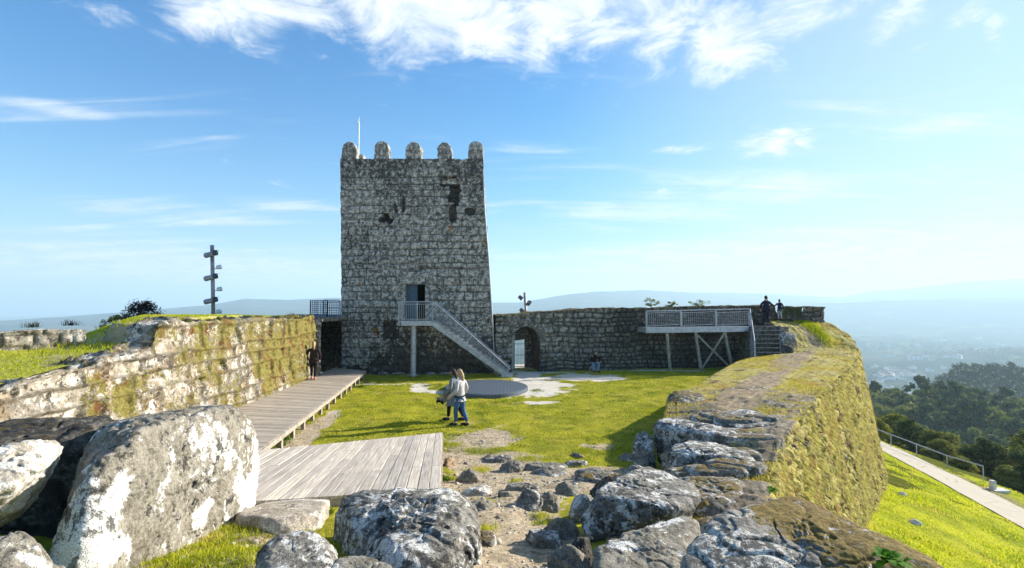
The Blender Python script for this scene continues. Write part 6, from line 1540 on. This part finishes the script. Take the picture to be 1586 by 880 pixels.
# ------------------------------------------------------------------ vegetation
def leafmat(name, c1, c2, tr=.25, patch=.3): M[name] = blades(name, c1, c2, None, tr, patch)
leafmat('leaf_olive', (.08, .10, .014), (.28, .29, .05)); leafmat('leaf_dark', (.03, .055, .018), (.12, .16, .045)); leafmat('leaf_bright', (.11, .13, .014), (.36, .36, .06)); leafmat('leaf_black', (.006, .009, .012), (.016, .02, .022), .1); leafmat('leaf_dry', (.09, .075, .03), (.2, .17, .07))
M['bark'] = simple('bark', (.05, .038, .028), (.12, .095, .07), rough=.95, sc_=6, stretch=(3, 3, .6), bumpk=.6, bd=.05)
def crown(seed, h, rx, nclump, nleaf, ls_, flat=.55, base=.35, spiky=0.0):
    rg = np.random.RandomState(seed); C = []
    for k in range(nclump):
        a = rg.uniform(0, 2 * np.pi); u = rg.rand() ** .55; z = rg.rand()
        prof = math.sin(math.pi * min(.97, max(.05, z * .86 + .12))) ** .7
        C.append((math.cos(a) * u * rx * prof, math.sin(a) * u * rx * prof, h * (base + (1 - base) * z), rg.uniform(.55, 1.25) * rx * .30))
    C = np.array(C); ci = rg.randint(0, nclump, nleaf); c = C[ci]
    d = rg.normal(0, 1, (nleaf, 3)); d /= np.linalg.norm(d, axis=1, keepdims=True); r = rg.rand(nleaf) ** .45 * c[:, 3]
    p = c[:, :3] + d * r[:, None] * np.array([1, 1, flat])
    if spiky: p[:, 2] += spiky * rg.rand(nleaf) ** 6
    # leaf quads
    t = rg.normal(0, 1, (nleaf, 3)); t /= np.linalg.norm(t, axis=1, keepdims=True); bq = np.cross(t, d + rg.normal(0, .5, (nleaf, 3))); bq /= np.maximum(np.linalg.norm(bq, axis=1, keepdims=True), 1e-6)
    s = ls_ * rg.uniform(.5, 1.3, nleaf)[:, None]
    V = np.stack([p - t * s, p + bq * s * .5, p + t * s, p - bq * s * .5], 1).reshape(-1, 3); F_ = np.arange(nleaf * 4)
    return V, F_, np.repeat(np.clip(rg.rand(nleaf) * .5 + (ci % 7) / 10., 0, 1), 4), C
def tree(name, loc, seed, h, rx, nclump, nleaf, ls_, mat, label, cat='tree', group=None, parts=True, base=.35, flat=.55, rz=0, spiky=0.0):
    V, F_, rn, C = crown(seed, h, rx, nclump, nleaf, ls_, flat, base, spiky)
    mb = MB(); rg = random.Random(seed)
    mb.tube([(0, 0, -.6), (rg.uniform(-.1, .1) * rx * .3, 0, h * .35), (rg.uniform(-.1, .1) * rx, rg.uniform(-.1, .1) * rx, h * .75)], [h * .028, h * .02, h * .008], 8)
    for k in range(min(12, nclump)):
        c = C[rg.randrange(len(C))]; z0 = max(h * .2, c[2] * .6); mb.tube([(0, 0, z0), (c[0] * .5, c[1] * .5, (z0 + c[2]) / 2 + .03 * h), (c[0], c[1], c[2])], [h * .011, h * .007, h * .003], 5)
    e = empty(name, loc, rz); tag(e, label, cat, group)
    rawmesh('crown', V, F_, 4, M[mat], e, False, {'rnd': rn})
    mb.build('trunk', M['bark'], e, smooth=True)
    return e
def copytree(e, loc, rz, sc__, label=None):
    c = e.copy(); COL.objects.link(c); c.location = loc; c.rotation_euler = (0, 0, rz); c.scale = sc__
    if label: c['label'] = label
    for ch in e.children: d = ch.copy(); COL.objects.link(d); d.parent = c
    return c
def LZ(x, y):
    if 3 < x < 44 and 2 < y < 61: return float(hill_z(np.array([x]), np.array([y]))[0])
    return float(land(np.array([x]), np.array([y]))[0])
# dark shrub and small bush beyond the left wall
bp = at(222, 500, 26)
tree('dark_shrub', (bp[0], 26, 1.6), 5, at(222, 470, 26)[2] - 1.6, 1.0, 34, 5200, .05, 'leaf_black', 'dark spiky shrub rising above the turf mound at the left', 'shrub', base=.35, spiky=.25)
bp = at(178, 502, 27)
tree('olive_shrub', (bp[0], 27, 1.7), 6, at(178, 488, 27)[2] - 1.7, .7, 20, 2400, .045, 'leaf_olive', 'low olive-green bush just left of the dark shrub', 'shrub', base=.3)
for k, (p_, q_) in enumerate(((110, 500), (50, 503), (455, 490), (165, 507))):
    bp = at(p_, q_, 22); o = clump([(bp[0], 22, .28, bp[2] - .12)], 'dry_stems', ['sparse twigs on the left mound', 'low twigs on the outer parapet', 'thin grass stems on the wall top near the passage railing', 'small twiggy tuft on the mound crest'][k], 'leaf_dry' if k != 0 else 'leaf_black', 70 + k, .30, .02, n_each=70)
# brush growing on the far wall top
for k, (p_, q_, Yd, r_, h_) in enumerate(((1008, 470, 31.2, .55, .45), (1040, 473, 31.4, .4, .25), (1080, 471, 31.8, .7, .32))):
    b_ = at(p_, q_, Yd); zt_f = at(p_, 477, Yd)[2]
    tree('wall_top_bush', (b_[0], Yd, zt_f - .15), 20 + k, h_ + .3, r_, 12, 700, .035, 'leaf_olive', ['leafy bush on the wall top at the platform corner', 'tiny bush on the wall top over the platform railing', 'straggly bush on the wall top, nearest the man'][k], 'bush', base=.3)
# creeper patches over platform edge
kinds = [('leaf_olive', 7.5, 3.4), ('leaf_dark', 8.5, 3.2), ('leaf_bright', 6.0, 3.0)]
near = [(48, 64, 1.0, 0), (52, 69, 1.15, 1), (43.5, 59, .9, 2), (47, 57, .85, 0), (55, 66, 1.25, 1), (59, 70, 1.2, 0), (52, 60, .95, 2), (57, 60, .9, 1), (42, 52, .62, 0), (45, 50, .7, 2), (39.5, 52, .5, 1), (38.5, 47, .45, 0), (41.5, 46, .62, 1), (45.5, 45, .8, 0),
        (40.5, 40, .72, 1), (43, 42, .95, 0), (39, 36.5, .62, 2), (43, 37.5, .9, 1), (47, 39, 1.05, 0), (37, 33, .5, 2), (40.5, 32, .7, 0), (50, 50, .9, 1), (61, 62, 1.1, 2), (66, 70, 1.2, 0), (56, 50, .9, 0), (36.4, 42.5, .34, 2), (36.8, 39, .34, 0), (38, 55, .5, 2), (44, 66, .95, 1), (39.5, 60, .6, 0), (50, 76, 1.3, 0), (57, 78, 1.3, 1), (44, 73, 1.1, 2)]
protos = {}
ordn = 'first second third fourth fifth sixth seventh eighth ninth tenth eleventh twelfth thirteenth fourteenth fifteenth'.split()
near.sort(key=lambda t: t[0] / t[1]); cnt = [0, 0, 0]
where = ['behind the handrail', 'beyond the verge', 'down the slope']
for k, (x_, y_, s_, kd_) in enumerate(near):
    mt, h_, rx_ = kinds[kd_]
    lb = ordn[cnt[kd_]] + ' ' + ['olive-green', 'dark green', 'yellow-green'][kd_] + ' rounded tree from the left on the slope beyond the railing'; cnt[kd_] += 1
    z_ = LZ(x_, y_) - .3
    if kd_ not in protos:
        protos[kd_] = tree('slope_tree', (x_, y_, z_), 40 + kd_, h_, rx_, 70, 15000, .17, mt, lb, group='trees beyond the path railing', base=.12); protos[kd_].scale = (s_, s_, s_)
    else: copytree(protos[kd_], (x_, y_, z_), k * 1.7, (s_, s_, s_), lb)
# forest below: individual trees sharing three meshes
def fartree(seed, h, rx, mat, nl=900, ls_=.75):
    V, F_, rn, C = crown(seed, h, rx, 26, nl, ls_, .7, .22)
    mb = MB(); mb.tube([(0, 0, -1), (0, 0, h * .7)], [h * .025, h * .01], 5)
    nv = len(V); tv = np.array([v[:] for v in mb.v]); 
    tf = [f for f in mb.f if len(f) == 4]; V2 = np.concatenate([V, tv]); F2 = np.concatenate([F_.reshape(-1, 4), np.array(tf) + nv])
    o = rawmesh('forest_tree', V2, F2, 4, [M[mat], M['bark']], None, False, {'rnd': np.concatenate([rn, np.zeros(len(tv))])})
    o.data.polygons.foreach_set('material_index', [0] * (len(F_) // 4) + [1] * len(tf)); return o
fp = [fartree(301, 13, 4.6, 'leaf_dark'), fartree(302, 11, 4.4, 'leaf_olive'), fartree(303, 15, 3.9, 'leaf_dark')]
rg = random.Random(9); placed = 0; first = [True] * 3; lab = ['dark broad tree in the forest below the castle', 'olive tree in the forest below the castle', 'tall dark tree in the forest below the castle']
tries = 0
while placed < 292 and tries < 20000:
    tries += 1
    r_ = math.sqrt(rg.uniform(92 ** 2, 335 ** 2)) if placed > 60 else rg.uniform(92, 180)
    a_ = rg.uniform(R(33), R(53)); x_, y_ = r_ * math.sin(a_), r_ * math.cos(a_)
    if (x_ < 40 and y_ < 62): continue
    k = rg.choices([0, 1, 2], [4, 3, 3])[0]; s_ = rg.uniform(.75, 1.2)
    if first[k]: o = fp[k]; first[k] = False
    else: o = fp[k].copy(); COL.objects.link(o)
    o.location = (x_, y_, LZ(x_, y_) - .4); o.rotation_euler = (0, 0, rg.uniform(0, 6.28)); o.scale = (s_, s_, s_ * rg.uniform(.85, 1.15)); tag(o, lab[k], 'tree', 'forest trees below the castle'); placed += 1
# far wooded ridge: one mass
V, F_, rn, C = crown(305, 13, 5.2, 16, 90, 2.3, .7, .15)
rgn = np.random.RandomState(8); n = 2600; r_ = rgn.uniform(430, 800, n); a_ = rgn.uniform(R(30), R(54), n); X_, Y_ = r_ * np.sin(a_), r_ * np.cos(a_)
Z_ = land(X_, Y_); sc__ = rgn.uniform(.8, 1.3, n)
VV = V[None] * sc__[:, None, None] + np.stack([X_, Y_, Z_ - 1], -1)[:, None]; 
o = rawmesh('wooded_ridge', VV.reshape(-1, 3), (np.arange(len(V) * n)), 4, M['leaf_dark'], None, False, {'rnd': np.tile(rn, n)}); tag(o, 'distant hazy wooded ridge across the valley', kind='stuff')
V3, F3, rn3, C3 = crown(309, 11, 4.2, 18, 260, .9, .7, .15)
n = 1500; r_ = np.sqrt(rgn.uniform(110 ** 2, 440 ** 2, n)); a_ = rgn.uniform(R(31), R(56), n); X_, Y_ = r_ * np.sin(a_), r_ * np.cos(a_); kk = ~((X_ < 44) & (Y_ < 64)); X_, Y_ = X_[kk], Y_[kk]; n = len(X_)
Z_ = land(X_, Y_); sc__ = rgn.uniform(.7, 1.15, n); VV = V3[None] * sc__[:, None, None] + np.stack([X_, Y_, Z_ - 1], -1)[:, None]
o = rawmesh('woodland', VV.reshape(-1, 3), (np.arange(len(V3) * n)), 4, M['leaf_olive'], None, False, {'rnd': np.tile(rn3, n)}); tag(o, 'dense woodland filling the slopes below the castle', kind='stuff')
n = 2400; r_ = rgn.uniform(900, 3600, n); a_ = rgn.uniform(R(22), R(54), n); X_, Y_ = r_ * np.sin(a_), r_ * np.cos(a_)
kk = fbm(P3(X_, Y_), 1 / 260., 3, seed=150) > .0; X_, Y_ = X_[kk], Y_[kk]; n = len(X_); Z_ = land(X_, Y_); VV = V[None] * (np.array([2.6, 2.6, 1.0]) * rgn.uniform(.8, 1.4, n)[:, None])[:, None] + np.stack([X_, Y_, Z_ - 1], -1)[:, None]
o = rawmesh('valley_woods', VV.reshape(-1, 3), (np.arange(len(V) * n)), 4, M['leaf_dark'], None, False, {'rnd': np.tile(rn, n)}); tag(o, 'far patches of woodland on the valley floor', kind='stuff')
# village in the valley
M['wallwhite'] = simple('white_render', (.72, .70, .66), (.8, .78, .74), rough=.9, sc_=.3, bumpk=0); M['rooftile'] = simple('terracotta_roof', (.26, .15, .11), (.34, .22, .17), rough=.9, sc_=.4, bumpk=0); M['winglass'] = simple('window_glass', (.03, .04, .05), rough=.2, sc_=1, bumpk=0)
def house(w_, d_, h_):
    e = empty('house'); mb = MB(); mb.box((0, 0, h_ / 2 - 1), (w_, d_, h_ + 2)); mb.build('wall', M['wallwhite'], e)
    mb = MB(); hw, hd, rz_ = w_ / 2 + .5, d_ / 2 + .5, w_ * .22; z0 = h_ + .02
    mb.add([(-hw, -hd, z0), (hw, -hd, z0), (hw, hd, z0), (-hw, hd, z0), (0, -hd * .75, z0 + rz_), (0, hd * .75, z0 + rz_)], [(0, 1, 4), (1, 2, 5, 4), (2, 3, 5), (3, 0, 4, 5), (3, 2, 1, 0)]); mb.build('roof', M['rooftile'], e)
    mb = MB()
    for x_ in (-w_ * .3, 0, w_ * .3):
        for z_ in (1.6, 4.6): mb.box((x_, -d_ / 2 - .02, z_), (1.3, .08, 1.4))
    mb.build('window_panes', M['winglass'], e); return e
hp = [house(16, 12, 7), house(24, 13, 8.5)]
rg = random.Random(21); used = [False, False]
for k in range(60):
    if k < 34: px_, r_ = rg.gauss(1372, 22), rg.uniform(1450, 2100)
    elif k < 44: px_, r_ = rg.gauss(1415, 30), rg.uniform(1900, 2600)
    else: px_, r_ = rg.uniform(1285, 1560), rg.uniform(2400, 4300)
    a_ = math.atan((px_ - 793) / 800); x_, y_ = r_ * math.sin(a_), r_ * math.cos(a_); j = 0 if rg.random() < .65 else 1
    if used[j]: e = copytree(hp[j], (0, 0, 0), 0, (1, 1, 1))
    else: e = hp[j]; used[j] = True
    e.location = (x_, y_, LZ(x_, y_)); e.rotation_euler = (0, 0, rg.uniform(-.9, .5)); s_ = rg.uniform(.8, 1.3) * (1.5 if r_ > 2400 else 1); e.scale = (s_, s_, s_)
    tag(e, ['small white house with a red roof in the hazy valley village', 'long white building with a red roof in the hazy valley'][j], 'house', 'houses of the valley village')
# ------------------------------------------------------------------ the air
zmin = float(TZ.min()) - 1.0; zmax = float(TZ.max()) + 8
bm = bmesh.new(); bmesh.ops.create_cube(bm, size=1); me = bpy.data.meshes.new('haze')
for v in bm.verts: v.co = Vector((v.co.x * 31600, 8200 - 8200 + (v.co.y * 17600 + 6800), (zmin + zmax) / 2 + v.co.z * (zmax - zmin)))
bm.to_mesh(me); bm.free()
m_ = bpy.data.materials.new('haze_air'); m_.use_nodes = True; q = G(m_.node_tree)
for n_ in list(q.n): q.n.remove(n_)
out = q.node('ShaderNodeOutputMaterial'); pv = q.node('ShaderNodeVolumePrincipled'); pv.inputs['Color'].default_value = (.62, .84, 1.0, 1); pv.inputs['Density'].default_value = HAZE; pv.inputs['Anisotropy'].default_value = .15
q.l.new(pv.outputs[0], out.inputs['Volume']); me.materials.append(m_)
hz = bpy.data.objects.new('haze', me); link(hz); tag(hz, 'pale blue haze filling the valley air', kind='stuff')
